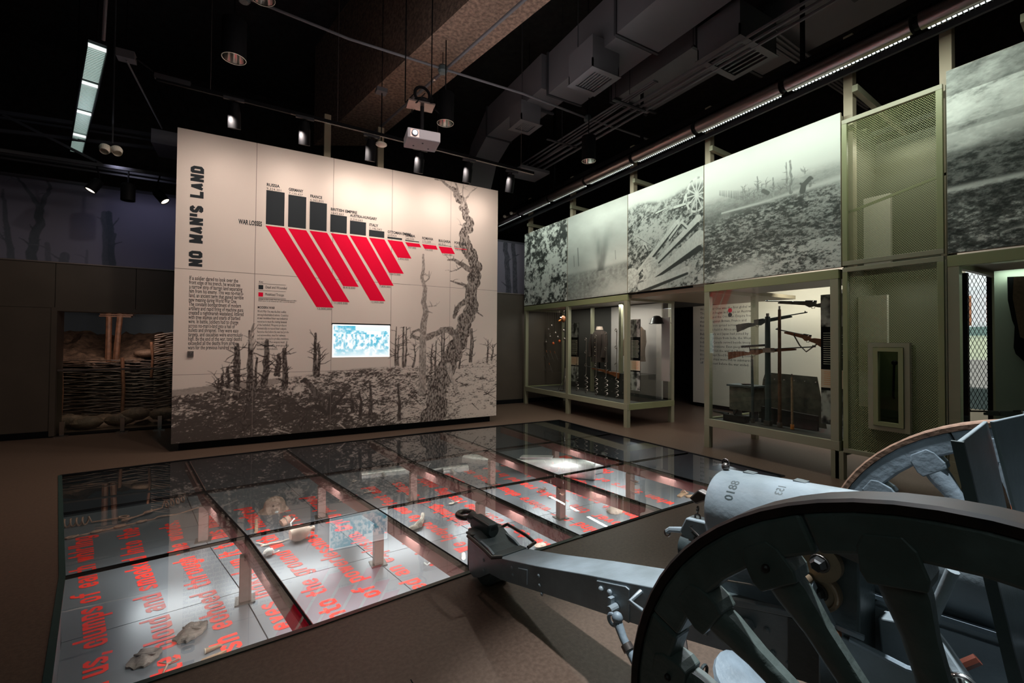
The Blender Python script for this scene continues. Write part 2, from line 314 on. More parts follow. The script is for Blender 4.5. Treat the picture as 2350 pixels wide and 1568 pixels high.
mat('gun_paint', (.27, .315, .345), .38, var=.25, vscale=7, bump=.12, bscale=60, col2=(.20, .235, .25), spec=.5)
mat('gun_dark', (.06, .078, .08), .45, var=.3, vscale=6, bump=.15, bscale=50)
mat('shaded_wheel_wood', (.085, .108, .10), .5, var=.3, vscale=10, bump=.35, bscale=30, col2=(.055, .07, .062))  # darker copy: the near wheel's shade is put into the wood colour
mat('lit_gun_wood', (.26, .32, .37), .5, var=.3, vscale=12, bump=.35, bscale=30, col2=(.17, .21, .24))  # lighter copy: the far wheel's lit look is put into the colour
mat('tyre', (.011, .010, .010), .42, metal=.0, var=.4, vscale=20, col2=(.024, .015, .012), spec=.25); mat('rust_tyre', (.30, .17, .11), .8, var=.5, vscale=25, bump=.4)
mat('brass', (.36, .26, .17), .42, metal=.7, var=.25, vscale=12); mat('dark_steel', (.13, .11, .10), .35, metal=.7)
mat('red_strap', (.75, .13, .03), .5); mat('white', (.8, .8, .8), .4)
mat('rust', (.50, .30, .23), .85, var=.4, vscale=30, bump=.4); mat('helmet', (.42, .29, .23), .75, var=.4, vscale=18, bump=.3)
mat('clay', (.52, .40, .33), .6, var=.15, vscale=10); mat('bone', (.62, .54, .46), .7, var=.3, vscale=20, bump=.4)
mat('old_leather', (.30, .24, .21), .8, var=.5, vscale=14, bump=.6); mat('gauze', (.75, .73, .70), .7, var=.1, vscale=12)
mat('alu', (.72, .71, .70), .38, metal=.35, var=.25, vscale=6, bump=.2, bscale=20); mat('old_wood', (.42, .26, .16), .8, var=.4, vscale=20, bump=.4)
mat('mud', (.20, .13, .09), .7, var=.7, vscale=9, bump=1., bscale=35, spec=.7); mat('wattle', (.09, .055, .035), .55, var=.6, vscale=20, spec=.6); mat('post_wood', (.17, .08, .045), .6, var=.5, vscale=14)
mat('tube_metal', (.30, .25, .24), .30, metal=.9); mat('led', (.9, .95, .92), .4, emit=(.9, 1, .93), es=2.4); mat('led_white', (1, 1, 1), .4, emit=(1, .97, .93), es=4)
mat('projector', (.36, .35, .38), .5); mat('rifle_wood', (.30, .10, .04), .4, var=.4, vscale=18); mat('gunmetal', (.05, .05, .05), .35, metal=.6)
mat('tunic', (.045, .028, .022), .9, var=.3, vscale=30); mat('tunic_brown', (.16, .09, .06), .9, var=.3, vscale=30); mat('case_wall', (.44, .40, .38), .6); mat('case_dark', (.04, .038, .035), .7)
mat('rusty_green', (.14, .13, .10), .8, var=.5, vscale=9); mat('orange', (.8, .25, .04), .5); mat('night_wall', (.06, .058, .075), .7)
mat('grille', (.34, .31, .30), .6); mat('edge_glass', (.03, .055, .05), .2)
G_FLOOR = glass_mat('floor_glass', (.93, .97, .96), 1.55, 1.5); G_CASE = glass_mat('case_glass', (.93, .97, .94), 1.5, 1.9)
PRINT = print_mat('print'); PRINT_DIM = print_mat('print_dim', .75)

# ---------------------------------------------------------------- setting: floor with the pit, walls, ceiling
GB = [[(-2.05, 7.53), (-.79, 7.67), (.43, 7.75), (1.75, 7.79), (3.04, 7.87), (4.3, 7.83), (5.69, 7.8)],
      [(-1.6, 5.92), (-.46, 6.02), (.75, 6.09), (1.93, 6.12), (3.2, 6.2), (4.41, 6.2), (5.71, 6.23)],
      [(-1.16, 4.35), (-.04, 4.49), (1.09, 4.57), (2.24, 4.63), (3.36, 4.62), (4.57, 4.64), (5.80, 4.6)],
      [(-.80, 2.8), (.32, 2.88), (1.43, 3.0), (2.49, 3.07), (3.6, 3.14), (4.75, 3.18), (5.87, 3.2)]]
def gp(i, row):   # smooth place on the glass grid: i 0..6 across, row 0 (far) .. 3 (near)
    i = min(max(i, 0), 5.999); row = min(max(row, 0), 2.999); a, b = int(i), int(row); u, v = i - a, row - b
    p = lambda r, c: Vector((*GB[r][c], 0))
    return (p(b, a) * (1 - u) + p(b, a + 1) * u) * (1 - v) + (p(b + 1, a) * (1 - u) + p(b + 1, a + 1) * u) * v
PD = -.52
ring = [Vector((*p, 0)) for p in GB[0]] + [Vector((*GB[1][6], 0)), Vector((*GB[2][6], 0))] + [Vector((*p, 0)) for p in GB[3][::-1]] + [Vector((*GB[2][0], 0)), Vector((*GB[1][0], 0))]
mb = MB(); X0, X1, Y0, Y1 = -7, 12, -4, 14
# outer frame of floor around the pit, fanned from the ring
def outer(p):
    c = Vector((2., 5.4, 0)); d = p - c; k = min((X1 - c.x) / d.x if d.x > 0 else (X0 - c.x) / d.x if d.x < 0 else 1e9, (Y1 - c.y) / d.y if d.y > 0 else (Y0 - c.y) / d.y if d.y < 0 else 1e9)
    return c + d * k
corners = [Vector((X0, Y1, 0)), Vector((X1, Y1, 0)), Vector((X1, Y0, 0)), Vector((X0, Y0, 0))]
def onside(q): return (abs(q.y - Y1) < 1e-6, abs(q.x - X1) < 1e-6, abs(q.y - Y0) < 1e-6, abs(q.x - X0) < 1e-6)
for k in range(len(ring)):
    a, b = ring[k], ring[(k + 1) % len(ring)]; A, B = outer(a), outer(b); sa, sb = onside(A), onside(B); mid = []
    if not any(x and y for x, y in zip(sa, sb)):
        mid = sorted(corners, key=lambda c: (c - (A + B) / 2).length)[:1]
    pts = [a, b, B] + mid + [A]; mb.add(pts, [tuple(range(len(pts)))[::-1]])
fl = mb.build('floor', 'floor', kind='structure')
me = fl.data
# floor sheet seams as thin recessed dark lines
def sub(name, p, q, wd, m, z, parent): return MB().bar(p, q, wd, .004).build(name, m, parent)
mb = MB()
for y in (2.35, .55, -1.2): mb.bar((-6, y, .0005), (6.3 if y < 2 else .0, y - .15, .0005), .006, .002)
for x in (.7,): mb.bar((x, 2.2, .0005), (x + .3, -2, .0005), .006, .002)
mb.build('floor_seam', 'black', fl, kind='stuff')
# the ceiling and walls
MB().b2((-7, -4, 8.2), (12, 14, 8.4)).build('ceiling', 'rough_black', kind='structure')
MB().b2((11.9, -4, 0), (12, 14, 8.2)).build('wall_right', 'rough_black', kind='structure')
MB().b2((-7.1, -4, 0), (-7, 14, 8.2)).build('wall_left', 'rough_black', kind='structure')
MB().b2((-7, -4.1, 0), (12, -4, 8.2)).build('wall_back', 'rough_black', kind='structure')
MB().b2((-7, 13.6, 0), (12, 13.8, 8.2)).build('wall_front', 'rough_black', kind='structure')
# pit shell
mb = MB()
n = len(ring)
mb.add(ring + [p + Vector((0, 0, PD - .03)) for p in ring], [(k, (k + 1) % n, (k + 1) % n + n, k + n) for k in range(n)])
pit = mb.build('trim_1', 'pit_side', kind='structure')
# pit floor panels with open joints
mb = MB(); mb.add([p + Vector((0, 0, PD - .02)) for p in ring], [tuple(range(n))[::-1]]); mb.build('pit_bed', 'void', pit)
first = None
rows_ = [0, 1.0, 1.93, 3.0]
for i in range(6):
    for r in range(3):
        for h in (0,):
            g = .004; q = [gp(i + h + g, rows_[r] + g * .6), gp(i + 1 - g, rows_[r] + g * .6), gp(i + 1 - g, rows_[r + 1] - g * .6), gp(i + h + g, rows_[r + 1] - g * .6)] if h == 0 or True else None
            m_ = MB(); m_.prism([(v.x, v.y) for v in q][::-1], PD - .015, PD, lambda a, b, z: Vector((a, b, z))); m_.build('floor_panel', 'pit_floor', pit)
# the glass walkway deck over it
deck = thing('glass_floor', 'large glass floor over a lit pit with red lettering, before the cream wall', 'glass floor', (2, 5.4, 0))
for i in range(6):
    for r in range(3):
        g = .007; q = [gp(i + g, r + g * .7), gp(i + 1 - g, r + g * .7), gp(i + 1 - g, r + 1 - g * .7), gp(i + g, r + 1 - g * .7)]
        MB().prism([(v.x, v.y) for v in q][::-1], -.022, .0, lambda a, b, z: Vector((a, b, z))).build('glass_pane', G_FLOOR, deck)
for i in range(1, 6):       # beams under the long joints, posts under the crossings
    for r in range(3):
        MB().bar(gp(i, r) + Vector((0, 0, -.085)), gp(i, r + 1) + Vector((0, 0, -.085)), .06, .11).build('beam', 'beam_reflected_red', deck)
        MB().bar(gp(i, r) + Vector((0, 0, -.012)), gp(i, r + 1) + Vector((0, 0, -.012)), .016, .026).build('glazing_gasket', 'black', deck)
    for r in (1, 2):
        p = gp(i, r); c = Vector((p.x, p.y - .06, 0))
        po = MB().b2((c.x - .045, c.y - .045, PD + .006), (c.x + .045, c.y + .045, -.14)).build('post', 'post_steel', deck, bevel=.006)
        MB().b2((c.x - .075, c.y - .075, PD), (c.x + .075, c.y + .075, PD + .008)).build('base_plate', 'dark_steel', po)
for r in (1, 2):
    for i in range(6): MB().bar(gp(i, r) + Vector((0, 0, -.012)), gp(i + 1, r) + Vector((0, 0, -.012)), .012, .026).build('glazing_gasket', 'black', deck)
for k in range(n): MB().bar(ring[k] + Vector((0, 0, .001)), ring[(k + 1) % n] + Vector((0, 0, .001)), .035, .012).build('edge_frame', 'edge_glass' if k > 11 else 'black', deck)
# lamps under the beams light the pit floor
for i in range(6):
    for r_, e_ in ((1.35, 10), (2.45, 12)):
        q = gp(i + (.82 if i == 0 else .62), r_); light('AREA', (q.x, q.y, -.05), (q.x + .001, q.y, -1), e_ * ((.38 if r_ > 2 else .9) if i == 0 else 1), (1, .97, .96), .22, size_y=.9)
# red sentences on the pit floor, following the fan of the joints
LINES = [(.02, 0, ''), (.22, .0, "thousands of yards behind us, clumps of earth whirling"), (.55, 0, 'sprayed out of a white cloud and smacked into the'), (.86, .04, 'road. The crash echoed through the woods.'),
         (1.17, .1, 'He saw eyes looked up it to his hope'), (1.50, .0, 'driving graves into the ground with a hundred'), (1.80, .0, 'sensation of powerlessness to its fate'),
         (2.13, .0, 'Again followed an explosion. Crying pierced'), (2.48, .0, 'the trenches and minutes became casting a'), (2.80, .0, 'to the sides. We leaped to our feet and'), (3.12, 0, 'and we ran chased by lightning. An endless'),
         (3.44, 0, 'air, no time to crush the rushing night'), (3.76, 0, 'turned around, great tree trunks crashed'), (4.08, 0, 'and behind our where clouds rose as'), (4.40, 0, 'fields over the smoke roared in hot'),
         (4.72, 0, 'the time it roared up the brow of'), (5.04, 0, 'at wheels spinning broken'), (5.36, 0, 'when spurs of steel scream'), (5.68, 0, 'fields and all')]
mb = MB(); L = 3.55; XH = .132
for k, (i, t0, s) in enumerate(LINES):
    if not s: continue
    qs, ln = stroke_text(s, XH, .086, .029, .0175)
    for jq, q in enumerate(qs):
        ts = [.53 + (ln - p[0]) / L * 2.45 + t0 * .3 for p in q]
        if max(ts) > 2.985: continue
        vs = [gp(i - p[1] / 1.16, t) for p, t in zip(q, ts)]; mb.add([(v.x, v.y, PD + .0006 + .00022 * (jq % 9)) for v in vs], [(0, 1, 2, 3)])
mb.build('red_lettering', 'pit_text', pit)
# ---------------------------------------------------------------- big cream panel
PY = 8.289; PX = [-1.065, -.022, 1.15, 2.18, 3.35, 4.42]; PZ = [.12, 1.15, 2.752, 4.885]
def Z4(X, Y): p = ay(380 + X / 3.013, 280 + Y / 3.013, PY); return (p.x, p.z)
def Q(px, py): p = ay(px, py, PY); return (p.x, p.z)
pan = thing('exhibition_wall', 'tall cream exhibition panel with war losses chart and printed battlefield of dead trees', 'panel', (1.68, 8.4, 0))
MB().b2((-.98, 8.36, 0), (4.30, 8.52, .14)).build('plinth', 'black', pan)
MB().b2((PX[0] + .02, PY + .03, .14), (PX[5] - .02, PY + .16, PZ[3] - .02)).build('core', 'wall_panel', pan)
g = .0035
for i in range(5):
    for j in range(3):
        if i == 2 and j == 1:      # the sheet with the screen cut in
            for lo, hi in (((PX[2], PZ[1]), (PX[3], 1.155)), ((PX[2], 1.985), (PX[3], PZ[2]))):
                if hi[1] - lo[1] > .02: MB().b2((lo[0] + g, PY, lo[1] + g), (hi[0] - g, PY + .03, hi[1] - g)).build('panel_sheet', 'cream', pan)
            continue
        MB().b2((PX[i] + g, PY, PZ[j] + g), (PX[i + 1] - g, PY + .03, PZ[j + 1] - g)).build('panel_sheet', 'cream', pan)
MB().b2((1.155, PY + .012, 1.36), (2.175, PY + .03, 1.98)).build('screen_back', 'black', pan)
gr = MB(); gr.b2((1.16, PY + .006, 1.155), (2.175, PY + .03, 1.352)); gr.build('speaker_grille', 'grille', pan)
gr = MB()
for k in range(20): gr.b2((1.17, PY + .002, 1.165 + k * .0093), (2.165, PY + .006, 1.169 + k * .0093))
gr.build('grille_slats', 'cream', pan, kind='stuff')
def flat(polys, name, m, d=.0016, parent=pan, kind=None):
    mb = MB()
    for p in polys: mb.add([(x, PY - d, z) for x, z in p], [tuple(range(len(p)))[::-1]])
    return mb.build(name, m, parent, kind=kind)
bars = [((697, 470), (820, 722)), ((850, 502), (970, 740)), ((998, 548), (1113, 757)), ((1140, 638), (1252, 773)), ((1275, 681), (1385, 787)), ((1407, 745), (1512, 803)), ((1534, 793), (1635, 818)), ((1657, 816), (1753, 834)), ((1773, 835), (1868, 848)), ((1886, 852), (1977, 860)), ((1995, 866), (2070, 872))]
for a, b in bars:
    (x0, z1), (x1, z0) = Z4(*a), Z4(*b); flat([[(x0, z0), (x1, z0), (x1, z1), (x0, z1)]], 'black_bar', 'ink')
reds = [((690, 716), (823, 732), (1162, 1285), (1043, 1280)), ((847, 736), (973, 750), (1272, 1247), (1158, 1242)), ((995, 752), (1117, 767), (1335, 1141), (1228, 1135)), ((1140, 769), (1255, 783), (1520, 1240), (1415, 1235)),
        ((1273, 784), (1389, 798), (1577, 1133), (1480, 1128)), ((1407, 800), (1513, 813), (1647, 1050), (1545, 1043)), ((1533, 815), (1637, 828), (1700, 945), (1605, 938)), ((1656, 831), (1755, 843), (1767, 868), (1675, 860)),
        ((1773, 845), (1870, 856), (1882, 884), (1790, 876)), ((1887, 860), (1978, 870), (2001, 914), (1910, 908)), ((1995, 872), (2080, 880), (2087, 885), (2000, 877))]
for r in reds: flat([[Z4(*p) for p in r]][0:1], 'red_bar', 'red_ink')
tx = MB()
def ptext(s, X, Y, h, own=False, **k):
    x, z = Z4(X, Y); m_ = MB() if own else tx; text_on(m_, s, h, (x, PY - .0018, z), (1, 0, 0), (0, 0, 1), **k)
    if own: m_.build('chart_label', 'ink', pan)
names = [('RUSSIA', '9,324,301'), ('GERMANY', '7,139,437'), ('FRANCE', '6,265,825'), ('BRITISH EMPIRE', '3,643,663'), ('AUSTRIA-HUNGARY', '3,250,663'), ('ITALY', '1,196,543'), ('OTTOMAN EMPIRE', '637,929'), ('SERBIA', '240,520'), ('ROMANIA', '173,209'), ('BULGARIA', '65,912'), ('PORTUGAL', '5,219')]
for (a, b), (n1, n2) in zip(bars, names):
    hh = .068
    ptext(n2, a[0] + 1, a[1] - 3, .055, own=True, wid=.0235 * len(n2)); x, z = Z4(a[0] + 1, a[1] - 3); text_on(tx := MB(), n1, hh, (x, PY - .0018, z + .06), (1, 0, 0), (0, 0, 1), wid=.0315 * len(n1), bold=.0022).build('chart_label', 'ink', pan)
for (X, Y), s in zip(((1045, 1298), (1160, 1259), (1228, 1152), (1417, 1252), (1478, 1144), (1548, 1058), (1606, 952), (1675, 874), (1792, 889), (1912, 921), (2000, 888)), ('12,000,000', '11,000,000', '8,410,000', '12,000,000', '7,800,000', '5,615,000', '2,850,000', '707,000', '750,000', '1,200,000', '100,000')):
    ptext(s, X, Y, .052, own=True, wid=.0225 * len(s))
tx = MB()
(wx0, wz0), (wx1, wz1) = Z4(505, 690), Z4(668, 708)
text_on(tx, 'WAR LOSSES', .105, (wx0, PY - .0018, wz0 - .03), (1, 0, 0), (0, 0, 1), wid=wx1 - wx0, bold=.0032)
tx.build('chart_lettering', 'ink', pan)
# the vertical title
x0, z0 = Q(464, 613); x1_, z1 = Q(433, 613); _, z1 = Q(468, 384); hh = x0 - x1_
qs, ln = stroke_text("NO MAN'S LAND", hh / 1.45, .118, .047, .019); k = (z1 - z0) / ln; mb = MB()
for jq, q in enumerate(qs): mb.add([(x0 - p[1], PY - .0014 - .0002 * (jq % 8), z0 + p[0] * k) for p in q], [(0, 1, 2, 3)])
mb.build('title_lettering', 'ink', pan)
# body texts
tx = MB()
body = ["If a soldier dared to look over the", "front edge of his trench, he would see", "a narrow strip of barren land separating", "him from his enemy. This was no-man's-", "land, an ancient term that gained terrible", "new meaning during World War One.", "The constant bombardment of modern", "artillery and rapid firing of machine guns", "created a nightmarish wasteland, littered", "with tree stumps and snarls of barbed", "wire. In battle, soldiers had to charge", "across no-man's-land into a hail of", "bullets and shrapnel. They were easy", "targets, and casualties were enormously", "high. By the end of the war, total deaths", "exceeded all the deaths from all the", "wars for the previous hundred years."]
xa, za = Q(434.5, 642); xb, zb = Q(431, 802)
WB = [546, 551.5, 556, 558.5, 558.5, 543, 553, 558, 558.5, 551, 547, 539, 547, 557, 554.5, 543, 545]
for k, s in enumerate(body):
    text_on(tx, s, .089, (xa, PY - .0018, za + (zb - za) * k / 16), (1, 0, 0), (0, 0, 1), wid=Q(WB[k], 642 + k * 10)[0] - xa, bold=.0006, res=2)
tx.build('body_lettering', 'ink', pan)
tx = MB(); xa, za = Q(591, 708); text_on(tx, 'MODERN WAR', .055, (xa, PY - .0018, za), (1, 0, 0), (0, 0, 1), wid=.245, bold=.001)
sm = ["World War One was the first conflict", "among industrialized nations. Countries", "at war mobilized their vast industrial", "resources to meet the soaring demands", "of the battlefield. Weapons producers", "dramatically increased their outputs.", "Factories that before the war had produ-", "ced automobiles, steel for railways,", "and ships retooled to produce munitions,", "guns, and armor. More weapons meant", "more killing; casualties grew apace with", "increased arms production."]
for k, s in enumerate(sm): text_on(tx, s, .056, (xa, PY - .0018, za - .062 - k * .0555), (1, 0, 0), (0, 0, 1), wid=(Z4(860, 1300)[0] - xa) * len(s) / 41, res=1)
text_on(tx, 'Key', .04, (Z4(645, 1110)[0], PY - .0018, Z4(645, 1110)[1]), (1, 0, 0), (0, 0, 1))
ptext('Dead and Wounded', 690, 1150, .062, wid=.31); ptext('Mobilized Troops', 688, 1200, .062, wid=.27)
ptext('Losses in the Great War are approximate and differ', 642, 1229, .029, wid=.56); ptext('from source to source for the countries shown', 642, 1240, .029, wid=.53)
for Y in (1118, 1165, 1214, 1222):
    (x0, z0), (x1, _) = Z4(642, Y), Z4(832, Y); tx.add([(x0, PY - .0017, z0), (x1, PY - .0017, z0), (x1, PY - .0017, z0 + .004), (x0, PY - .0017, z0 + .004)], [(3, 2, 1, 0)][::1])
tx.build('small_lettering', 'ink', pan)
for (a, b), m in ((((643, 1127), (675, 1158)), 'ink'), (((642, 1178), (674, 1208)), 'red_ink')):
    (x0, z1), (x1, z0) = Z4(*a), Z4(*b); flat([[(x0, z0), (x1, z0), (x1, z1), (x0, z1)]], 'key_square', m)
x0, z0 = Q(430.5, 819); lb = MB().b2((x0, PY - .02, z0), (x0 + .075, PY, z0 + .085)).build('touch_plaque', 'steel', pan)
MB().torus((x0 + .037, PY - .021, z0 + .045), (0, 1, 0), .017, .003).build('plaque_relief', 'dark_steel', lb)
# printed landscape, lower strip and the tall tree
rnd = random.Random(3)
cv = Canvas(PX[0] + .004, PX[5] - .004, PZ[0] + .004, 1.95, 640, 215)
U, V = cv.U, cv.V
hz = np.interp(U, [-1.06, -.6, -.2, .3, .9, 1.15, 2.2, 3.0, 3.6, 4.0, 4.42], [.92, .97, 1.0, 1.05, 1.10, 1.15, 1.20, 1.22, 1.18, 1.30, 1.38])
dep = hz - V
rough = fbm(U * 8 + V * 3, V * 22 - U * 2, 3, 5, .8); fine = fbm(U * 26 + V * 9, V * 55 - U * 6, 9, 3, .8); big = fbm(U * 1.6, V * 5, 21, 3)
shade = .40 + .30 * np.clip((U - .8) / 3.2, 0, 1) - .30 * np.clip(dep / .95, 0, 1) * np.clip(1.35 - U * .35, 0.15, 1) + (big - .5) * .5
ink = sg(rough * .5 + fine * .5 - .5 - (.5 - shade) * .50 + .02, 42)
sand = np.clip((U - 3.0) * 1.2, 0, 1) * np.clip((.42 - V) * 5, 0, 1); ink = np.maximum(ink, sand * .95 * (fine > .42))
grnd = sg(dep + (fine - .5) * .03, 140); lfar = (U < .35) & (dep < .09)
cv.g = 1 - grnd * (1 - (.10 + .82 * ink)); cv.g = np.where(lfar & (dep > 0), .62 - .25 * fine, cv.g)
def tr(pts, w0, w1, **k): cv.tree([Q(*p) for p in pts], w0, w1, rnd=rnd, **k)
for px, yb, yt, wd in ((511, 912, 858, .05), (523, 915, 845, .07), (541, 912, 800, .09), (546, 910, 790, .07), (572, 918, 760, .06), (578, 905, 800, .07), (588, 910, 822, .05), (610, 880, 783, .11), (635, 860, 815, .06), (641, 862, 812, .05), (655, 890, 802, .10), (724, 862, 766, .07), (732, 862, 790, .06), (503, 900, 870, .04)):
    tr([(px - 2, yb), (px + rnd.uniform(-2, 2), (yb + yt) / 2), (px + rnd.uniform(-3, 3), yt)], wd, wd * .55, val=.04, tex=.22, twigs=9, tl=.16)
tr([(578, 800), (575, 770), (584, 740), (580, 716)], .05, .012, val=.30, twigs=8)
for px, yb, yt in ((910, 838, 750), (915, 838, 770), (927, 842, 700), (932, 840, 745), (950, 842, 790), (968, 905, 760), (992, 850, 790), (1001, 848, 782), (1016, 850, 735), (1018, 840, 722), (1056, 845, 800), (1080, 830, 725), (1083, 830, 740), (1120, 830, 780), (1130, 825, 790)):
    tr([(px - 2, yb), (px + rnd.uniform(-3, 3), (yb + yt) / 2), (px, yt)], .045, .015, val=.08, tex=.22, twigs=9, tl=.15)
cv.stroke([Q(700, 872), Q(720, 895), Q(742, 930), Q(755, 950)], [.08, .10, .12, .13], .08, .15)
for p in ([(742, 940), (725, 930), (706, 940), (690, 935), (678, 925)], [(755, 945), (757, 920), (763, 906)], [(758, 950), (775, 925), (790, 905)], [(750, 950), (735, 940), (720, 935)], [(700, 872), (692, 876)]): cv.stroke([Q(*q) for q in p], [.06, .05, .04, .03, .02][:len(p)], .08)
for k in range(60):      # fallen sticks and debris
    a = rnd.uniform(-1.0, 4.3); b = rnd.uniform(.2, 1.05); an = rnd.uniform(-.8, .8); l = rnd.uniform(.06, .3); cv.stroke([(a, b), (a + l * math.cos(an), b + l * math.sin(an))], [.02, .006], rnd.choice((.06, .08, .9)))
for px, py, h in ((827, 960, 60), (850, 950, 75), (915, 962, 80), (808, 945, 40), (640, 960, 55), (560, 985, 60), (690, 985, 40)):
    tr([(px, py), (px + 2, py - h * .5), (px - 2, py - h)], .07, .03, val=.07, tex=.1, twigs=5, tl=.15)
big_tree = [(975, 985), (985, 968), (1000, 945), (1004, 915), (1006, 885), (1016, 862), (1030, 838), (1044, 805), (1056, 770), (1068, 735), (1080, 700), (1086, 670)]
cv2 = Canvas(2.55, PX[5] - .004, 1.95, PZ[3] - .01, 240, 300)
for c_ in (cv, cv2):
    c_.tree([Q(*p) for p in big_tree + [(1090, 640), (1092, 612), (1084, 590), (1072, 570), (1066, 552), (1071, 530), (1075, 512), (1068, 488), (1062, 470), (1052, 450), (1040, 434)]], .40, .10, val=.06, tex=.48, twigs=0, rnd=random.Random(5))
    r2 = random.Random(8)
    for p, w0, w1, v_ in (([(1052, 452), (1040, 436), (1022, 422), (1014, 414), (998, 411)], .07, .03, .4), ([(1062, 470), (1052, 445), (1048, 425), (1043, 418)], .06, .02, .42), ([(1062, 472), (1070, 455), (1082, 440), (1094, 431)], .05, .012, .62), ([(1063, 470), (1062, 440), (1063, 424)], .03, .01, .6),
                         ([(1076, 618), (1062, 608), (1050, 602), (1042, 596), (1028, 597)], .12, .03, .2), ([(1060, 612), (1048, 620), (1032, 624)], .03, .01, .2), ([(1078, 668), (1068, 655), (1050, 650), (1034, 645)], .08, .02, .2), ([(1070, 690), (1056, 700), (1046, 712), (1042, 728)], .11, .07, .2),
                         ([(1080, 720), (1092, 715), (1108, 726)], .05, .02, .25), ([(1054, 800), (1046, 772), (1034, 757), (1014, 758), (996, 768), (976, 780), (955, 775), (944, 770)], .16, .05, .25), ([(1000, 764), (978, 770), (960, 757), (948, 762), (942, 776)], .06, .03, .3), ([(1030, 838), (1036, 868), (1047, 900)], .10, .05, .75),
                         ([(971, 585), (972, 610), (968, 640), (976, 662), (972, 695), (978, 715), (972, 745), (970, 800), (968, 900)], .04, .15, .45), ([(972, 650), (984, 640), (985, 622)], .03, .01, .45), ([(980, 704), (1002, 702)], .03, .01, .5), ([(1064, 520), (1056, 515)], .03, .01, .5)):
        c_.tree([Q(*q) for q in p], w0, w1, val=v_ * .7, tex=.35, twigs=3 if w0 < .13 else 0, tl=.12, rnd=r2)
DARK = (.020, .012, .011); LITE = (.66, .565, .505)
cv.sheet('printed_landscape', lambda u, v: Vector((u, PY - .0008, v)), PRINT, pan, DARK, LITE)
cv2.sheet('printed_tree', lambda u, v: Vector((u, PY - .0008, v)), PRINT, pan, DARK, LITE)
flat([[(x - .003, .125), (x + .003, .125), (x + .003, 4.87), (x - .003, 4.87)] for x in PX[1:5]] + [[(PX[0], z - .003), (PX[5], z - .003), (PX[5], z + .003), (PX[0], z + .003)] for z in PZ[1:3]], 'sheet_joint', 'joint', .0012)
# screen picture
sv = Canvas(1.165, 2.165, 1.385, 1.965, 170, 100); U, V = sv.U, sv.V
nn = fbm(U * 22, V * 26, 4, 4); n3 = fbm(U * 6, V * 8, 14, 3); lum = sg(nn * .7 + n3 * .5 - .63, 14)
lum = np.where((V < 1.80) & (V > 1.52), sg(fbm(U * 30, V * 18, 31, 3) - .5 + .1 * (n3 - .5), 16), lum)
lum = np.where((V > 1.86) & (U > 1.55), .75 + .25 * np.sin(V * 260), lum); lum = np.where((V > 1.80) & (V < 1.855) & (U > 1.75) & (U < 2.0), .97, lum)
edge = np.minimum.reduce([U - 1.165, 2.165 - U, V - 1.385, 1.965 - V]); lum = np.where(edge < .02, 1, lum)
lum = np.maximum(lum, sg((1.46 - V + (n3 - .5) * .2), 14))
a_, b_ = np.array((.06, .40, .56)), np.array((.86, .92, .93)); sv.rgb = (a_ + (b_ - a_) * lum[..., None]).astype(np.float32)
sv.sheet('projected_picture', lambda u, v: Vector((u, PY - .001, v)), print_mat('screen_print', .5, .85), pan, None, None)

# ---------------------------------------------------------------- far wall with the trench window and the dim mural above
WY = 10.46
wall = MB()
wx = ay(122, 850, WY).x; TOPZ = 2.97; wz = 2.17; wr = -.6
wl = link('wall_far', bpy.data.meshes.new('wall_far'), None, 'structure')
def wpan(x0, x1, z0, z1, d=.02): return MB().b2((x0 + .004, WY, z0), (x1 - .004, WY + .06, z1)).build('wall_sheet', 'wall_panel', wl)
MB().b2((-7, WY + .03, 0), (wx, WY + .12, TOPZ)).b2((wr, WY + .03, 0), (12, WY + .12, TOPZ)).b2((wx, WY + .03, wz), (wr, WY + .12, TOPZ)).build('wall_backing', 'black', wl)
for x0, x1 in ((-7, -4.8), (-4.8, wx)):
    wpan(x0, x1, .11, 2.2); wpan(x0, x1 + (0 if x1 < wx else 0), 2.205, TOPZ)
for x0, x1 in ((wx, -1.9), (-1.9, wr)): wpan(x0, x1, 2.205, TOPZ)
for x0, x1 in ((wr, 1.2), (1.2, 3.2), (3.2, 5.0), (5.0, 5.55), (5.55, 6.5), (6.5, 9), (9, 12)): wpan(x0, x1, .11, TOPZ)
MB().b2((-7, WY - .012, 0), (wx, WY, .11)).b2((wr, WY - .012, 0), (12, WY, .11)).build('baseboard_far', 'black', kind='structure')
MB().b2((wx - .03, WY - .03, .02), (wx + .04, WY + .3, wz + .04)).b2((wx + .04, WY - .03, wz - .02), (wr, WY + .3, wz + .05)).b2((wr - .04, WY - .03, .02), (wr, WY + .3, wz)).build('opening_frame', 'wall_panel', wl)
MB().b2((-7, WY - .015, TOPZ), (12, WY + .5, TOPZ + .02)).build('wall_cap', 'steel', wl)
mz0, mz1 = 3.0, 4.50; mur = thing('night_mural', 'long dim purple mural of bare dead trees above the dark wall', 'mural', (1.5, WY + .5, TOPZ))
MB().b2((-7, WY + .42, TOPZ + .02), (11.8, WY + .5, mz1 + .02)).build('board', 'night_wall', mur)
nv = Canvas(-4.2, -1.2, 3.0, 4.46, 300, 146); nv.g[:] = .72 + .25 * np.clip((nv.U + 3.9) / 2.6, 0, 1)
def N(px, py): p = ay(px, py, WY + .42); return (p.x, p.z)
r3 = random.Random(11)
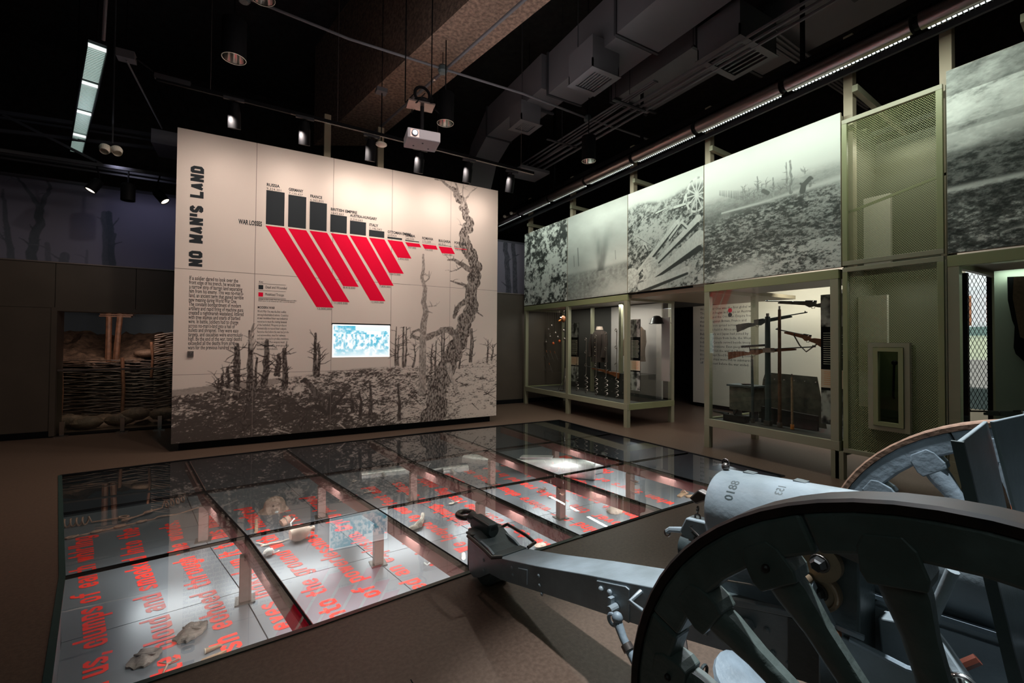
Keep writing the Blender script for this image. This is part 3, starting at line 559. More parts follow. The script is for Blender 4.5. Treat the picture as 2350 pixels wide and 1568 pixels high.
for p, w0, w1, v_ in (([(26, 600), (18, 540), (10, 470), (7, 435)], .10, .03, .30), ([(72, 602), (76, 560), (90, 515), (92, 482)], .14, .11, .25), ([(92, 482), (78, 455), (55, 425), (38, 405)], .08, .02, .28), ([(92, 482), (104, 450), (116, 432), (110, 415)], .08, .03, .28),
                     ([(112, 605), (108, 560)], .08, .07, .45), ([(149, 607), (149, 587)], .13, .13, .40), ([(197, 612), (200, 575)], .05, .03, .55), ([(241, 617), (243, 560), (240, 490)], .10, .09, .35), ([(257, 618), (256, 560), (250, 490)], .10, .09, .25), ([(248, 545), (240, 515), (232, 500)], .05, .02, .3), ([(256, 560), (264, 538)], .05, .05, .3)):
    nv.tree([N(*q) for q in p], w0, w1, val=v_, tex=.05, twigs=4 if w0 > .09 and v_ < .31 else 1, tl=.2, rnd=r3)
nv.sheet('mural_print', lambda u, v: Vector((u, WY + .418, v)), PRINT_DIM, mur, (.03, .05, .055), (.20, .19, .26))
nv = Canvas(5.0, 6.75, 3.0, 4.46, 130, 100); nv.g[:] = .95
for p, w0 in (([(1167, 700), (1165, 620), (1160, 560)], .18), ([(1185, 700), (1181, 620), (1178, 552)], .16)): nv.tree([N(*q) for q in p], w0, w0 * .8, val=.2, tex=.2, twigs=2, tl=.2, rnd=r3)
nv.sheet('mural_print', lambda u, v: Vector((u, WY + .418, v)), PRINT_DIM, mur, (.02, .025, .03), (.16, .15, .19))
# the trench scene behind the opening
tr_ = thing('trench_model', 'muddy trench model with woven stick walls behind the glass at far left', 'diorama', (-2, 12.5, -.4))
def T(px, py, y): return ay(px, py, y)
def hill(name, x0, x1, y0, y1, f, m, nx=60, ny=26):
    vs = []; fs = []
    for j in range(ny + 1):
        for i in range(nx + 1): x = x0 + (x1 - x0) * i / nx; y = y0 + (y1 - y0) * j / ny; vs.append((x, y, f(x, y)))
    for j in range(ny):
        for i in range(nx): a = j * (nx + 1) + i; fs.append((a, a + 1, a + nx + 2, a + nx + 1))
    return MB().add(vs, fs).build(name, m, tr_, smooth=True)
def sc1(x, y, s=0): return float(fbm(np.array([x * 3.1]), np.array([y * 3.1]), 40 + s, 4)[0])
hill('mud_bank', -5, 0, 11.75, 13.5, lambda x, y: 1.18 + (y - 11.75) * .36 + (sc1(x, y) - .5) * .5, 'mud')
hill('mud_floor', -5, 0, 10.7, 11.8, lambda x, y: -.15 + (y - 10.7) * .25 + (sc1(x, y, 3) - .5) * .4, 'mud')
MB().b2((-5, 13.45, .0), (0, 13.5, 4)).build('painted_sky', mat('trench_sky', (.10, .14, .18), .9), tr_)
MB().b2((-5, 11.85, -.5), (0, 11.9, 1.2)).build('trench_back', 'void', tr_)
for k in range(34):     # woven sticks, one by one
    z = .05 + k * .036; pts = []; ph = k * PI
    for i in range(15): x = -4.2 + i * .19; pts.append((x, 11.74 + .025 * math.sin(i * 1.6 + ph) + random.uniform(-.01, .01), z + random.uniform(-.014, .014)))
    MB().tube(pts, .012, 5).build('wattle_stick', 'wattle', tr_)
for k in range(44):     # slanting screen on the right
    z = -.1 + k * .044; pts = []
    for i in range(9): x = -1.75 + i * .12; pts.append((x, 11.35 - i * .03 + .02 * math.sin(i * 1.6 + k * PI), z + i * .028 + random.uniform(-.012, .012)))
    if z < 1.75: MB().tube(pts, .014, 5).build('wattle_stick', 'wattle', tr_)
for x, y, z0, z1, r in ((-1.06, 11.2, -.2, 1.98, .035), (-.86, 11.15, -.2, 1.85, .03), (-1.8, 11.4, .9, 1.62, .025), (-4.0, 11.68, 0, 1.3, .03), (-3.2, 11.68, 0, 1.3, .025), (-2.3, 11.68, 0, 1.3, .03)):
    MB().tube([(x, y, z0), (x + .02, y, (z0 + z1) / 2), (x - .01, y, z1)], r, 7).build('stake', 'post_wood', tr_)
for x, dx in ((-2.62, 0), (-2.5, .03)):
    MB().tube([(x, 12.1, 1.2), (x + dx, 12.1, 1.8), (x + dx * 2, 12.1, 2.25)], [.055, .05, .05], 8).build('prop_post', 'post_wood', tr_)
for k in range(4): MB().b2((-2.75 + k * .01, 12.0, 2.13 + k * .035), (-2.25 + k * .03, 12.15, 2.15 + k * .035)).build('plank', 'post_wood', tr_)
for k in range(7): MB().ball((-3.6 + k * .33 + random.uniform(-.1, .1), 11.2 + random.uniform(-.15, .1), .12 + random.uniform(0, .1)), .2, 12, 8, (1.2, .7, .6), .07).build('sandbag', 'mud', tr_, smooth=True)
for k in range(5): MB().ball((-2.0 + k * .3, 12.0, 1.38 + .03 * k), .17, 12, 8, (1.2, .7, .5), .06).build('sandbag', 'mud', tr_, smooth=True)
gp_ = thing('glass_barrier', 'waist-high glass barrier on metal clamps in front of the trench model', 'glass barrier', (-2, WY, 0))
MB().b2((wx + .05, WY + .02, .06), (wr - .1, WY + .034, 1.12)).build('pane', G_CASE, gp_)
MB().b2((wx + .05, WY + .008, 1.12), (wr - .1, WY + .046, 1.15)).build('top_rail', 'steel', gp_)
for px in (168, 285, 363):
    p = az(px, 990, 0); c = MB().b2((p.x - .03, WY - .05, .02), (p.x + .03, WY + .0, .26)).build('clamp_post', 'chrome', gp_)
    MB().b2((p.x - .085, WY - .11, .0), (p.x + .085, WY + .01, .022)).build('foot_plate', 'chrome', c)
MB().b2((wx + .05, WY + .05, 0), (wr, WY + .3, .02)).build('sill', 'black', wl)
light('AREA', (-2.2, 11.0, 2.05), (-2.3, 12.8, 1.2), 9, (1, .74, .6), .8, size_y=.1)
light('SPOT', (-1.6, 10.9, 2.1), (-2.6, 11.9, .8), 14, (1, .75, .6), .05, 70, .8)
for hx, ty in ((-2.0, 0),): light('SPOT', (hx, 9.3, 4.6), (-1.6, WY + .42, 3.6), 26, (.75, .75, 1), .1, 90, 1.)
light('SPOT', (5.2, 9.4, 4.7), (5.9, WY + .42, 3.6), 7, (.9, .9, 1), .1, 80, 1.)
# ---------------------------------------------------------------- right wall: photographs, cases, mesh doors
W = 6.3575; ZT = 4.616; ZB = 2.6456; YS = dict(a=10.36, b=8.42, c=6.459, d=4.729, e=2.751)
def PW(px, py, x=W): p = ax(px, py, x); return (p.y, p.z)
def photo(y0, y1, nu, nvv, label, paint, z0=ZB, z1=ZT):
    t = thing('wall_photograph', label, 'photograph', (W + .03, (y0 + y1) / 2, z0), 'large war photographs on the right wall')
    MB().b2((W, y1 + .006, z0 + .012), (W + .03, y0 - .006, z1)).build('board', 'post', t)
    MB().b2((W + .03, y1 + .02, z0 + .02), (W + .10, y0 - .02, z1 - .02)).build('backing_frame', 'sage', t)
    cv = Canvas(y0 - .008, y1 + .008, z0 + .014, z1 - .002, nu, nvv); paint(cv, (y0 - cv.U) / (y0 - y1), (cv.V - z0) / (z1 - z0))
    cv.sheet('photo_print', lambda u, v: Vector((W - .0015, u, v)), PRINT, t, (.014, .018, .016), (.74, .78, .71)); return t
def foliage(cv, u, v):
    n = fbm(cv.U * 9, cv.V * 9, 2, 4, .85); b = fbm(cv.U * 1.7 + 3, cv.V * 1.9, 8, 3); cv.g = .04 + .9 * sg(n * .85 + b * .45 - .645, 30)
def plume(cv, u, v):
    sky = .74 + .30 * (fbm(cv.U * 1.6 - cv.V * .5, cv.V * 3.2, 5, 4) - .5) - .18 * np.clip(v - .8, 0, 1) * 3
    hzn = .315 + .05 * np.clip(u - .6, 0, 1); g = fbm(cv.U * 14, cv.V * 20, 6, 4, .65); gr = .22 + .45 * (g - .3) + .15 * fbm(cv.U * 2, cv.V * 5, 7, 2)
    bl_ = sg(.085 - v + .12 * (fbm(u * 5, v * 5, 9, 4) - .5) + .25 * (np.clip(u - .5, 0, .25) - .1), 28) * sg(u - .5, 12) * sg(v - .015, 120); gr = gr * (1 - bl_) + .74 * bl_
    m = sg(hzn - v + (g - .5) * .02, 120); c = sky * (1 - m) + gr * m
    wd = .055 + .35 * np.clip(v - .3, 0, 1) ** 1.3; du = u - (.60 + .06 * (v - .3)); nn = fbm(u * 9, v * 3.5, 12, 4)
    core = np.exp(-(du / wd) ** 4) * np.clip((.82 - v) * 3.2, 0, 1) * (v > hzn - .03); vee = 1 - .75 * np.exp(-(du / (wd * .45)) ** 2) * np.clip((v - .52) * 5, 0, 1)
    c = c * (1 - core * vee * (.25 + .8 * nn)) + .12 * core * vee * .5; cv.g = c
    for p in (([(1326, 570), (1328, 610)], .03), ([(1317, 588), (1318, 612)], .02), ([(1412, 575), (1413, 595)], .015)): cv.stroke([PW(*q) for q in p[0]], [p[1]] * 2, .3)
def wreck(cv, u, v):
    n = fbm(cv.U * 14 + cv.V * 5, cv.V * 16, 22, 4, .85); b = fbm(cv.U * 2, cv.V * 2.4, 23, 3); gr = .05 + .62 * sg(n * .8 + b * .5 - .69 + .06 * (v < .2), 26)
    hzn = .835 + .025 * np.sin(u * 9) + .015 * n; m = sg(hzn - v, 120); gr = gr * (.75 + .25 * np.clip((hzn - v) * 4, 0, 1)) + .12 * np.clip(1 - (hzn - v) * 5, 0, 1)
    cv.g = (.80 - .1 * u * v) * (1 - m) + gr * m
    K = lambda X, Y: PW(1190 + X / 4.752, 380 + Y / 4.752)
    for pts, ww in (([(1280, 1195), (1735, 615)], (.10, .09)), ([(1500, 1060), (1960, 575)], (.07, .12)), ([(1370, 1290), (1970, 785)], (.05, .24)), ([(1330, 1320), (1840, 1130)], (.15, .10)), ([(1650, 790), (1790, 600)], (.05, .05)), ([(1780, 620), (1830, 665)], (.05, .05)), ([(1300, 775), (1480, 890)], (.015, .01)), ([(1375, 850), (1400, 905)], (.06, .04)), ([(1790, 450), (1840, 290)], (.05, .06)), ([(1700, 455), (1880, 400)], (.05, .03)), ([(1500, 520), (1600, 470)], (.03, .02))):
        cv.stroke([K(*p) for p in pts], ww, .84, -.12)
        (a, b_), (c, d) = K(*pts[0]), K(*pts[1]); cv.stroke([(a, b_ - ww[0] * .75), (c, d - ww[1] * .75)], [w_ * .45 for w_ in ww], .06)
    for X, Y, r in ((1230, 1230, .20), (1440, 1110, .19), (1200, 1330, .1)):
        c0 = K(X, Y); d = np.hypot(cv.U - c0[0], cv.V - c0[1]); cv.g = np.where(d < r, .45 + .45 * sg(n - .45, 12), cv.g)
    for X in (1345, 1385): cv.stroke([K(X, 1165), K(X + 25, 1190), K(X + 15, 1235), K(X - 10, 1250)], [.03] * 4, .85)
    cx, cyy = K(1942, 318); r = .235       # the cart wheel
    for k in range(28):
        t0, t1 = 2 * PI * k / 28, 2 * PI * (k + 1) / 28; q = lambda t: (cx - .21 * math.cos(t), cyy + r * 1.2 * math.sin(t)); cv.stroke([q(t0), q(t1)], [.035] * 2, .78 if k % 3 else .4)
    for k in range(12): t = 2 * PI * k / 12; cv.stroke([(cx, cyy), (cx - .2 * math.cos(t), cyy + r * 1.15 * math.sin(t))], [.02] * 2, .75)
def field(cv, u, v):
    n = fbm(cv.U * 14 + cv.V * 9, cv.V * 30 - cv.U * 4, 31, 4, .85); b = fbm(cv.U * 1.5, cv.V * 3, 33, 3); hzn = .725; c = .83 - .06 * np.clip(v - .8, 0, 1) * 5 + 0 * u
    far = .70 - .45 * np.clip((hzn - v) * 5, 0, 1) + (n - .5) * .3; m1 = np.clip((hzn - v) * 14, 0, 1); c = c * (1 - m1) + far * m1
    road = .555 + .04 * (u - .5) * (u > .5); rd = np.exp(-((v - road) / (.006 + .022 * u ** 2)) ** 2) * (u > .16); c = c * (1 - rd) + .82 * rd
    gl = .47 + .08 * np.clip(u * 1.6, 0, 1); m2 = sg(gl - v + (n - .5) * .05, 70); g2 = .08 + .52 * sg(n * .9 + b * .4 - .68, 20) * (1 - .35 * np.exp(-((v - .33) / .07) ** 2 - ((u - .5) / .3) ** 2))
    g2 = np.where(v < .20 + .03 * n, .08 + .70 * sg(n * .9 + b * .4 - .63, 26), g2); c = c * (1 - m2) + g2 * m2
    pond = sg((.13 - np.abs(v - .075 - .10 * (u - .3)) * 1.9 - np.abs(u - .28) * .30), 50) * .0 + sg(.055 - np.abs(v - .06 - .20 * (u - .28)), 70) * sg(.20 - np.abs(u - .30), 25); c = c * (1 - pond) + .80 * pond; cv.g = c
    K = lambda X, Y: PW(1600 + X / 3.826, 250 + Y / 3.826); r4 = random.Random(4)
    for k in range(22): X = 200 + k * 12 + r4.uniform(-4, 4); Y = 740 + k * 2.6; cv.stroke([K(X, Y + 18), K(X, Y - 22 - k * 2.4)], [.014, .006], .34)
    for X, y0, y1, w_ in ((530, 785, 595, .035), (540, 770, 620, .015), (568, 780, 660, .03), (668, 765, 605, .04), (603, 690, 630, .015), (785, 705, 470, .03), (820, 735, 455, .05), (732, 715, 685, .02), (992, 675, 620, .04), (946, 570, 525, .015), (455, 790, 695, .025), (416, 795, 700, .02), (500, 785, 730, .02), (400, 790, 680, .015)):
        cv.tree([K(X, y0), K(X + 2, (y0 + y1) / 2), K(X - 3, y1)], w_, w_ * .4, val=.30, tex=.2, twigs=5, tl=.07, rnd=r4)
    cv.stroke([K(925, 720), K(935, 670), K(990, 610), K(1010, 612)], [.08, .07, .06, .03], .16); cv.stroke([K(935, 670), K(905, 655)], [.05, .02], .16); cv.stroke([K(580, 720), K(620, 740)], [.06, .06], .2)
def cloudsea(cv, u, v):
    n = fbm(cv.U * 3.5 + cv.V * 1.0, cv.V * 7, 41, 6, .72); f_ = fbm(cv.U * 12, cv.V * 26, 43, 5, .8); c = .36 + 1.0 * (n - .5)
    c = np.where(v < .86, c + .42 * sg(n - .33 - .9 * np.abs(v - .72) + .04, 22), c); c = np.maximum(c, .80 * sg(.075 - np.abs(v - .62) + (n - .5) * .12, 40)); c = np.where((v > .655) & (v < .69), c * .72, c)
    m = sg(.555 + .05 * u - v + (f_ - .5) * .02, 90); gr = .04 + .34 * f_ * sg(f_ - .47, 16); st = sg(.013 - np.abs(v - .345 - .01 * u + (f_ - .5) * .02), 300) * (u < .62) + sg(.006 - np.abs(v - .53 - .05 * u + (f_ - .5) * .02), 400) * (u > .5)
    st = st + sg(f_ - .64, 40) * sg(.25 - v, 30) * .8 + sg(.006 - np.abs(v - .10 - .28 * (u - .3) + (f_ - .5) * .05), 300) * (u > .2); gr = gr + .7 * np.clip(st, 0, 1); cv.g = c * (1 - m) + gr * m
photo(YS['a'], YS['b'], 112, 190, 'photograph of tangled white foliage, farthest left on the right wall', foliage)
photo(YS['b'], YS['c'], 150, 210, 'photograph of a dark shell blast plume above a weedy field', plume)
photo(YS['c'], YS['d'], 195, 245, 'photograph of smashed planks and a cart wheel on a muddy slope', wreck)
photo(YS['d'], YS['e'], 330, 300, 'photograph of bare tree trunks along a road over churned grass', field)
photo(1.772, -.2, 330, 330, 'photograph of bright clouds over dark ground, beyond the mesh door', cloudsea)
for y in (10.3, 8.42, 6.46, 4.74, 2.72, 1.80):       # sage posts standing behind the photographs
    top = 5.62; MB().b2((W + .11, y - .05, 2.66), (W + .21, y + .05, top)).build('support_post', 'post') and None
    o = [x for x in C.objects if x.name.startswith('support_post')][-1]
    k_ = ('by the far dark wall', 'between the foliage and plume photographs', 'between the plume and plank photographs', 'between the plank and road photographs', 'left of the mesh door', 'right of the mesh door')[(10.3, 8.42, 6.46, 4.74, 2.72, 1.80).index(y)]
    tag(o, 'tan square post rising behind the photographs, ' + k_, 'post', 'tan posts behind the photographs')
fr = thing('roof_truss', 'dark roof frame of grey beams behind and above the photograph row', 'frame', (W + 1, 6, 4.9))
p_, q_ = ax(1145, 531, W - .14), ax(2170, 62, W - .14); MB().bar(p_, q_ + (q_ - p_) * .2, .04, .07).build('long_beam', 'duct_dark', fr)
for y in (10.2, 8.3, 6.3, 4.6, 2.6, 1.2): MB().bar((W + .0, y, 4.85), (W + 4.5, y + .4, 4.85), .06, .08).build('cross_beam', 'sage', fr)
for y in (9.2, 7.3, 5.4, 3.4): MB().b2((W + 2.2, y - .06, 3.0), (W + 2.3, y + .06, 5.2)).build('rear_post', 'sage', fr)
MB().bar((W + 2.3, 10.8, 5.1), (W + 2.3, .2, 5.1), .06, .08).build('rear_beam', 'duct', fr)

def case(label, y0, y1, xb, posts, front_div, cat='display case', z0=.345, z1=2.636, ends=True):
    t = thing('display_case', label, cat, (W, (y0 + y1) / 2, 0)); T_ = .09
    zi0, zi1 = z0 + .12, z1 - .12
    MB().b2((W, y1, z1 - .12), (W + .05, y0, z1)).build('top_rail', 'olive', t, bevel=.004); MB().b2((W, y1, z0), (W + .05, y0, z0 + .12)).build('bottom_rail', 'sage', t, bevel=.004)
    for y in (y1, y0):
        s = 1 if y == y1 else -1
        MB().b2((W + .05, y, z1 - .12), (xb, y + s * .05, z1)).build('top_rail', 'sage', t); MB().b2((W + .05, y, z0), (xb, y + s * .05, z0 + .12)).build('bottom_rail', 'olive', t)
    for (x, y) in posts: MB().b2((x, y - T_ / 2, 0), (x + .09, y + T_ / 2, z0)).build('leg', 'sage', t)
    for (x, y) in posts: MB().b2((x + .002, y - T_ / 2, z0 + .118), (x + .088, y + T_ / 2, z1 - .118)).build('corner_post', 'sage', t)
    MB().b2((W + .05, y1 + .05, z0 + .04), (xb, y0 - .05, z0 + .10)).build('deck', 'case_dark', t); MB().b2((W + .05, y1 + .05, z1 - .06), (xb, y0 - .05, z1 - .02)).build('roof', 'case_wall', t)
    ys = [y0] + front_div + [y1]
    for a, b in zip(ys[:-1], ys[1:]): MB().b2((W + .012, b + .03, zi0 - .01), (W + .020, a - .03, zi1 + .01)).build('glass_pane', G_CASE, t)
    if ends: MB().b2((W + .06, y1 + .012, zi0 - .01), (xb - .02, y1 + .020, zi1 + .01)).build('glass_pane', G_CASE, t)
    return t
c1 = case('long olive framed glass case with jacket, spiral pickets and grenades', 10.36, 6.459, 7.72, [(W, 10.31), (W, 8.42), (W, 6.51), (7.63, 6.51), (7.63, 10.31)], [8.42])
def X7(X, Y, x): return ax(1150 + X / 3.92, 620 + Y / 3.92, x)
MB().b2((7.66, 8.35, .45), (7.70, 10.3, 2.55)).build('dark_back', 'case_dark', c1)
MB().b2((7.66, 6.75, .45), (7.70, 8.34, 2.55)).build('pale_back', 'case_wall', c1)
a = X7(705, 945, 7.2); b = X7(1120, 1190, 6.9); box_ = MB().b2((6.95, 6.72, .45), (7.45, 8.05, 1.0)).build('plinth_block', 'case_dark', c1)
bl = MB()
for i in range(4):
    for j in range(2): bl.cyl((6.948, 6.85 + i * .34, .58 + j * .28), (6.944, 6.85 + i * .34, .58 + j * .28), .012, 8)
bl.build('plinth_studs', 'steel', box_, kind='stuff')
rs = random.Random(9)
def banner(par, x, y, wd, z0, z1):
    bt = MB().b2((x, y - wd / 2, z0), (x + .01, y + wd / 2, z1)).build('text_banner', 'black', par)
    h = z1 - z0; ln = MB()
    for k in range(15): zz = z0 + h * (.70 - k * .017); ln.b2((x - .001, y - wd * .4 + rs.uniform(0, .12) * wd, zz), (x - .0005, y + wd * .4, zz + .006))
    ln.build('banner_text', 'cream2', bt, kind='stuff')
    MB().b2((x - .001, y - wd / 2, z0 + h * .28), (x - .0005, y + wd / 2, z0 + h * .42)).build('orange_note', mat('note', (.75, .55, .42), .6), bt)
    o2 = MB()
    for k in range(7): zz = z0 + h * (.40 - k * .016); o2.b2((x - .002, y - wd * .38 + rs.uniform(0, .2) * wd, zz), (x - .0015, y + wd * .38, zz + .005))
    o2.build('note_text', 'orange', bt, kind='stuff')
    for zz0, zz1, sd in ((z1 - h * .25, z1, 3), (z0, z0 + h * .26, 5)):
        cv = Canvas(y + wd / 2, y - wd / 2, zz0, zz1, 24, 40); cv.g = sg(fbm(cv.U * 14 + sd, cv.V * 12, sd, 4) - .5, 14)
        cv.sheet('banner_picture', lambda u, v, x=x: Vector((x - .0015, u, v)), PRINT, bt, (.02, .02, .02), (.5, .48, .46))
for X, x in ((330, 7.0), (662, 6.75), (1207, 6.62)): p = X7(X, 700, x); banner(c1, x, p.y, .26 if X > 700 else .30, .72 if X > 400 else .85, 2.15)
for X, x in ((420, 7.62), (812, 7.3), (1068, 7.0)): p = X7(X, 500, x); MB().b2((x, p.y - .035, .45), (x + .07, p.y + .035, 2.55)).build('inner_post', 'sage', c1)
def pick(px_, x, zb, zt, label):
    y = px_; pts = []; r = .035
    for k in range(46): t = k / 45; a = t * 2 * PI * 4.5; rr = r * min(1, t * 5 + .15); pts.append((x + rr * math.cos(a), y + rr * math.sin(a), zb + t * .42))
    z = zb + .42; nl = 3
    for e in range(nl):
        z2 = z + (zt - zb - .42) / nl; pts.append((x, y + .01, z + .03)); pts.append((x, y - .0, z2 - .09))
        for k in range(9): a = -PI / 2 + 2 * PI * k / 8; pts.append((x, y + .028 + .028 * math.sin(a), z2 - .05 + .03 * math.cos(a) * -1))
        z = z2
    o = MB().tube(pts, .0085, 6).build('screw_picket', 'steel', smooth=True); return tag(o, label, 'picket', 'spiral pickets standing in the case')
for i, X in enumerate((683, 765, 855, 945, 1040)):
    p = X7(X, 1130 + i * 8, 6.75 - .03 * i); pick(p.y, 6.75 - .03 * i, max(p.z, .47), p.z + 1.35 + .04 * i, 'grey spiral wire picket in the long glass case, %s of five' % ('leftmost', 'second from left', 'middle', 'second from right', 'rightmost')[i])
def jacket(c, m, label, sc_=1., lean=0):
    t = thing('jacket', label, 'jacket', c); x, y, z = c
    mb = MB(); prof = [(.14, .80), (.20, .74), (.245, .62), (.25, .45), (.235, .30), (.24, .15), (.26, 0)]; vs = []; fs = []; n_ = 24
    for r, h in prof:
        for k in range(n_): a = 2 * PI * k / n_; fold = 1 + .035 * math.sin(a * 7 + h * 6); vs.append((x + r * .62 * math.cos(a) * fold * sc_, y + r * math.sin(a) * fold * sc_, z + h * sc_))
    for i in range(len(prof) - 1):
        for k in range(n_): fs.append((i * n_ + k, i * n_ + (k + 1) % n_, (i + 1) * n_ + (k + 1) % n_, (i + 1) * n_ + k))
    fs.append(tuple(range((len(prof) - 1) * n_, len(prof) * n_))); mb.add(vs, fs).build('body', m, t, smooth=True)
    for s in (-1, 1): MB().tube([(x - .02, y + s * .20 * sc_, z + .70 * sc_), (x - .05, y + s * .27 * sc_, z + .45 * sc_), (x - .10, y + s * .25 * sc_, z + .12 * sc_)], [.085 * sc_, .075 * sc_, .062 * sc_], 10).build('sleeve', m, t, smooth=True)
    MB().lathe([(.09, .78), (.075, .84), (.07, .86)], (x, y, z), n=14).build('collar', 'clay' if m == 'tunic' else m, t)
    for k in range(5): MB().ball((x - .155 * sc_, y, z + (.16 + k * .11) * sc_), .011, 8, 5).build('button', 'brass', t)
    MB().cyl((x, y, .45), (x, y, z + .1), .02, 8).build('stand', 'black', t)
p = X7(885, 665, 7.25); jacket((7.25, p.y, 1.20), 'tunic', 'dark padded soldier jacket with pale collar inside the long case', .95)
p = X7(1200, 650, 7.2); jacket((7.3, p.y + .05, 1.27), 'tunic_brown', 'brown soldier jacket inside the long case, right of the dark one', .95)
def rifle(p0, p1, label, m='rifle_wood', group='rifles in the glass cases', sling=False, scope=False, r=1.):     # p0 butt, p1 muzzle
    p0, p1 = Vector(p0), Vector(p1); d = (p1 - p0); L = d.length; d.normalize(); u = Vector((0, 0, 1)); u = (u - d * u.dot(d)).normalized(); s_ = d.cross(u); t = thing('rifle', label, 'rifle', p0, group)
    F = lambda a, b, h: p0 + d * (a * L) + u * (b * r) + s_ * h
    MB().prism([(0, -.10), (0, .02), (.10, .025), (.20, .02), (.27, .0), (.30, .035), (.72, .028), (.80, .02), (.80, -.004), (.42, -.02), (.36, -.05), (.30, -.03), (.26, -.045), (.18, -.05)], -.016, .016, F).build('stock', m, t)
    MB().cyl(F(.35, .032, 0), F(1, .032, 0), .0085, 8).build('barrel', 'gunmetal', t); MB().prism([(.28, .02), (.28, .052), (.42, .05), (.42, .02)], -.015, .015, F).build('receiver', 'gunmetal', t)
    MB().tube([F(.29, -.02, 0), F(.295, -.06, 0), F(.33, -.065, 0), F(.345, -.03, 0)], .004, 5).build('trigger_guard', 'gunmetal', t); MB().tube([F(.31, .045, -.01), F(.305, .03, -.05)], .006, 6).build('bolt_handle', 'steel', t)
    MB().b2((0, 0, 0), (.01, .01, .01)) and MB().prism([(.965, .04), (.975, .06), (.985, .04)], -.004, .004, F).build('front_sight', 'gunmetal', t)
    MB().cyl(F(.58, .015, 0), F(.60, .015, 0), .024, 8).build('barrel_band', 'gunmetal', t)
    if sling: MB().tube([F(.6, -.01, 0), F(.45, -.13, 0), F(.3, -.2, 0), F(.14, -.06, 0)], .010, 5).build('sling', 'old_leather', t)
    if scope: MB().cyl(F(.18, .10, 0), F(.50, .10, 0), .018, 10).build('scope', 'gunmetal', t); MB().cyl(F(.28, .05, 0), F(.28, .1, 0), .008, 6).build('scope_mount', 'gunmetal', t)
    return t
rifle(X7(1060, 935, 6.9), X7(765, 878, 6.9), 'red-brown short rifle lying level before the dark jacket')
for i, (X, Y) in enumerate(((385, 485), (455, 500), (425, 535), (490, 568), (565, 545), (405, 648), (470, 660), (525, 640), (510, 605), (570, 620), (440, 600))):
    p = X7(X, Y, 7.1); t = thing('grenade', ('orange' if i == 0 else 'red' if i in (6, 7) else 'small metal') + ' grenade hanging in the long case, ' + ('uppermost left', 'top of the round ones', 'below the top one', 'in the middle row', 'right of the middle row', 'lowest left', 'low red one on the left', 'low red one on the right', 'just above the red ones', 'far right in the low row', 'left in the low row')[i], 'grenade', p, 'grenades hanging in the case')
    if i == 0: MB().cyl(p, p + Vector((0, 0, -.13)), .028, 10).build('body', 'orange', t); MB().cyl(p + Vector((0, 0, -.13)), p + Vector((0, 0, -.27)), .012, 8).build('handle', 'cream', t)
    else: MB().ball(p, .034, 10, 7, (1, 1, 1.15)).build('body', 'red_strap' if i in (6, 7) else 'steel', t, smooth=True); MB().cyl(p + Vector((0, 0, .03)), p + Vector((0, 0, .09)), .012, 8).build('fuse', 'chrome', t)
    MB().cyl(p + Vector((0, 0, .05)), (p.x, p.y, 2.57), .0015, 4).build('wire', 'steel', t)
for i, (X, Y) in enumerate(((390, 770), (425, 775), (460, 780), (500, 785), (385, 880), (450, 890))):
    p = X7(X, Y, 7.1); t = thing('bayonet', 'thin steel bayonet leaning in the left of the long case, ' + ('leftmost of the upper row', 'second of the upper row', 'third of the upper row', 'rightmost of the upper row', 'left of the lower pair', 'right of the lower pair')[i], 'bayonet', p, 'bayonets on the rack in the case')
    MB().bar(p + Vector((0, .07, .10)), p + Vector((0, -.07, -.10)), .006, .018).build('blade', 'chrome', t); MB().bar(p + Vector((0, .11, .16)), p + Vector((0, .07, .10)), .014, .022).build('grip', 'rifle_wood', t); MB().bar(p + Vector((0, .05, .11)), p + Vector((0, .10, .10)), .008, .008).build('guard', 'steel', t)
bk = thing('weapon_rack', 'thin black rack holding bayonets in the left of the long case', 'rack', (7.12, 9.2, 1.2))
for Y in (790, 905): p, q = X7(370, Y, 7.13), X7(540, Y + 12, 7.13); MB().bar(p, q, .012, .012).build('rack_bar', 'steel', bk)
p = X7(560, 440, 7.1); ms = thing('field_mask', 'tan and orange leather mask high in the left of the long case', 'mask', p); MB().ball(p, .085, 12, 8, (.7, 1, 1.1), .04).build('face', 'rifle_wood', ms, smooth=True); MB().cyl(p + Vector((0, .02, -.02)), p + Vector((0, .17, -.05)), .03, 10).build('filter', 'orange', ms); MB().ball(p + Vector((-.06, .03, .03)), .025, 8, 6).build('eyepiece', 'chrome', ms)
p = X7(568, 1000, 6.75); mg = thing('mortar_tube', 'small grey mortar standing low in the left of the long case', 'mortar', (6.75, p.y, .45)); MB().cyl((6.75, p.y, .48), (6.80, p.y + .02, 1.02), .035, 12).build('barrel', 'steel', mg)
for s in (-1, 1): MB().cyl((6.78, p.y, .85), (6.65, p.y + s * .12, .46), .01, 6).build('leg', 'chrome', mg)
MB().b2((6.68, p.y - .08, .445), (6.86, p.y + .1, .47)).build('base_plate', 'steel', mg)
for X, Y in ((1400, 470),):
    p = X7(X, Y, 7.2); hm = thing('steel_helmet', 'dark steel helmet hung at the right end of the long case', 'helmet', p); MB().lathe([(.0, .14), (.06, .13), (.11, .08), (.13, 0), (.16, -.03)], p, n=20).build('shell', 'gunmetal', hm, smooth=True); MB().cyl(p, (7.66, p.y, p.z), .008, 6).build('bracket', 'steel', hm)
p = X7(1493, 750, 7.3); MB().b2((7.25, p.y - .1, .9), (7.27, p.y + .1, 2.2)).build('pale_strip', 'case_wall', c1)
light('AREA', (7.0, 7.6, 2.52), (7.2, 7.6, 0), 24, (1, .93, .88), 1.6, size_y=.08); light('AREA', (7.0, 9.4, 2.52), (7.2, 9.4, 0), 9, (1, .9, .8), 1.2, size_y=.08)
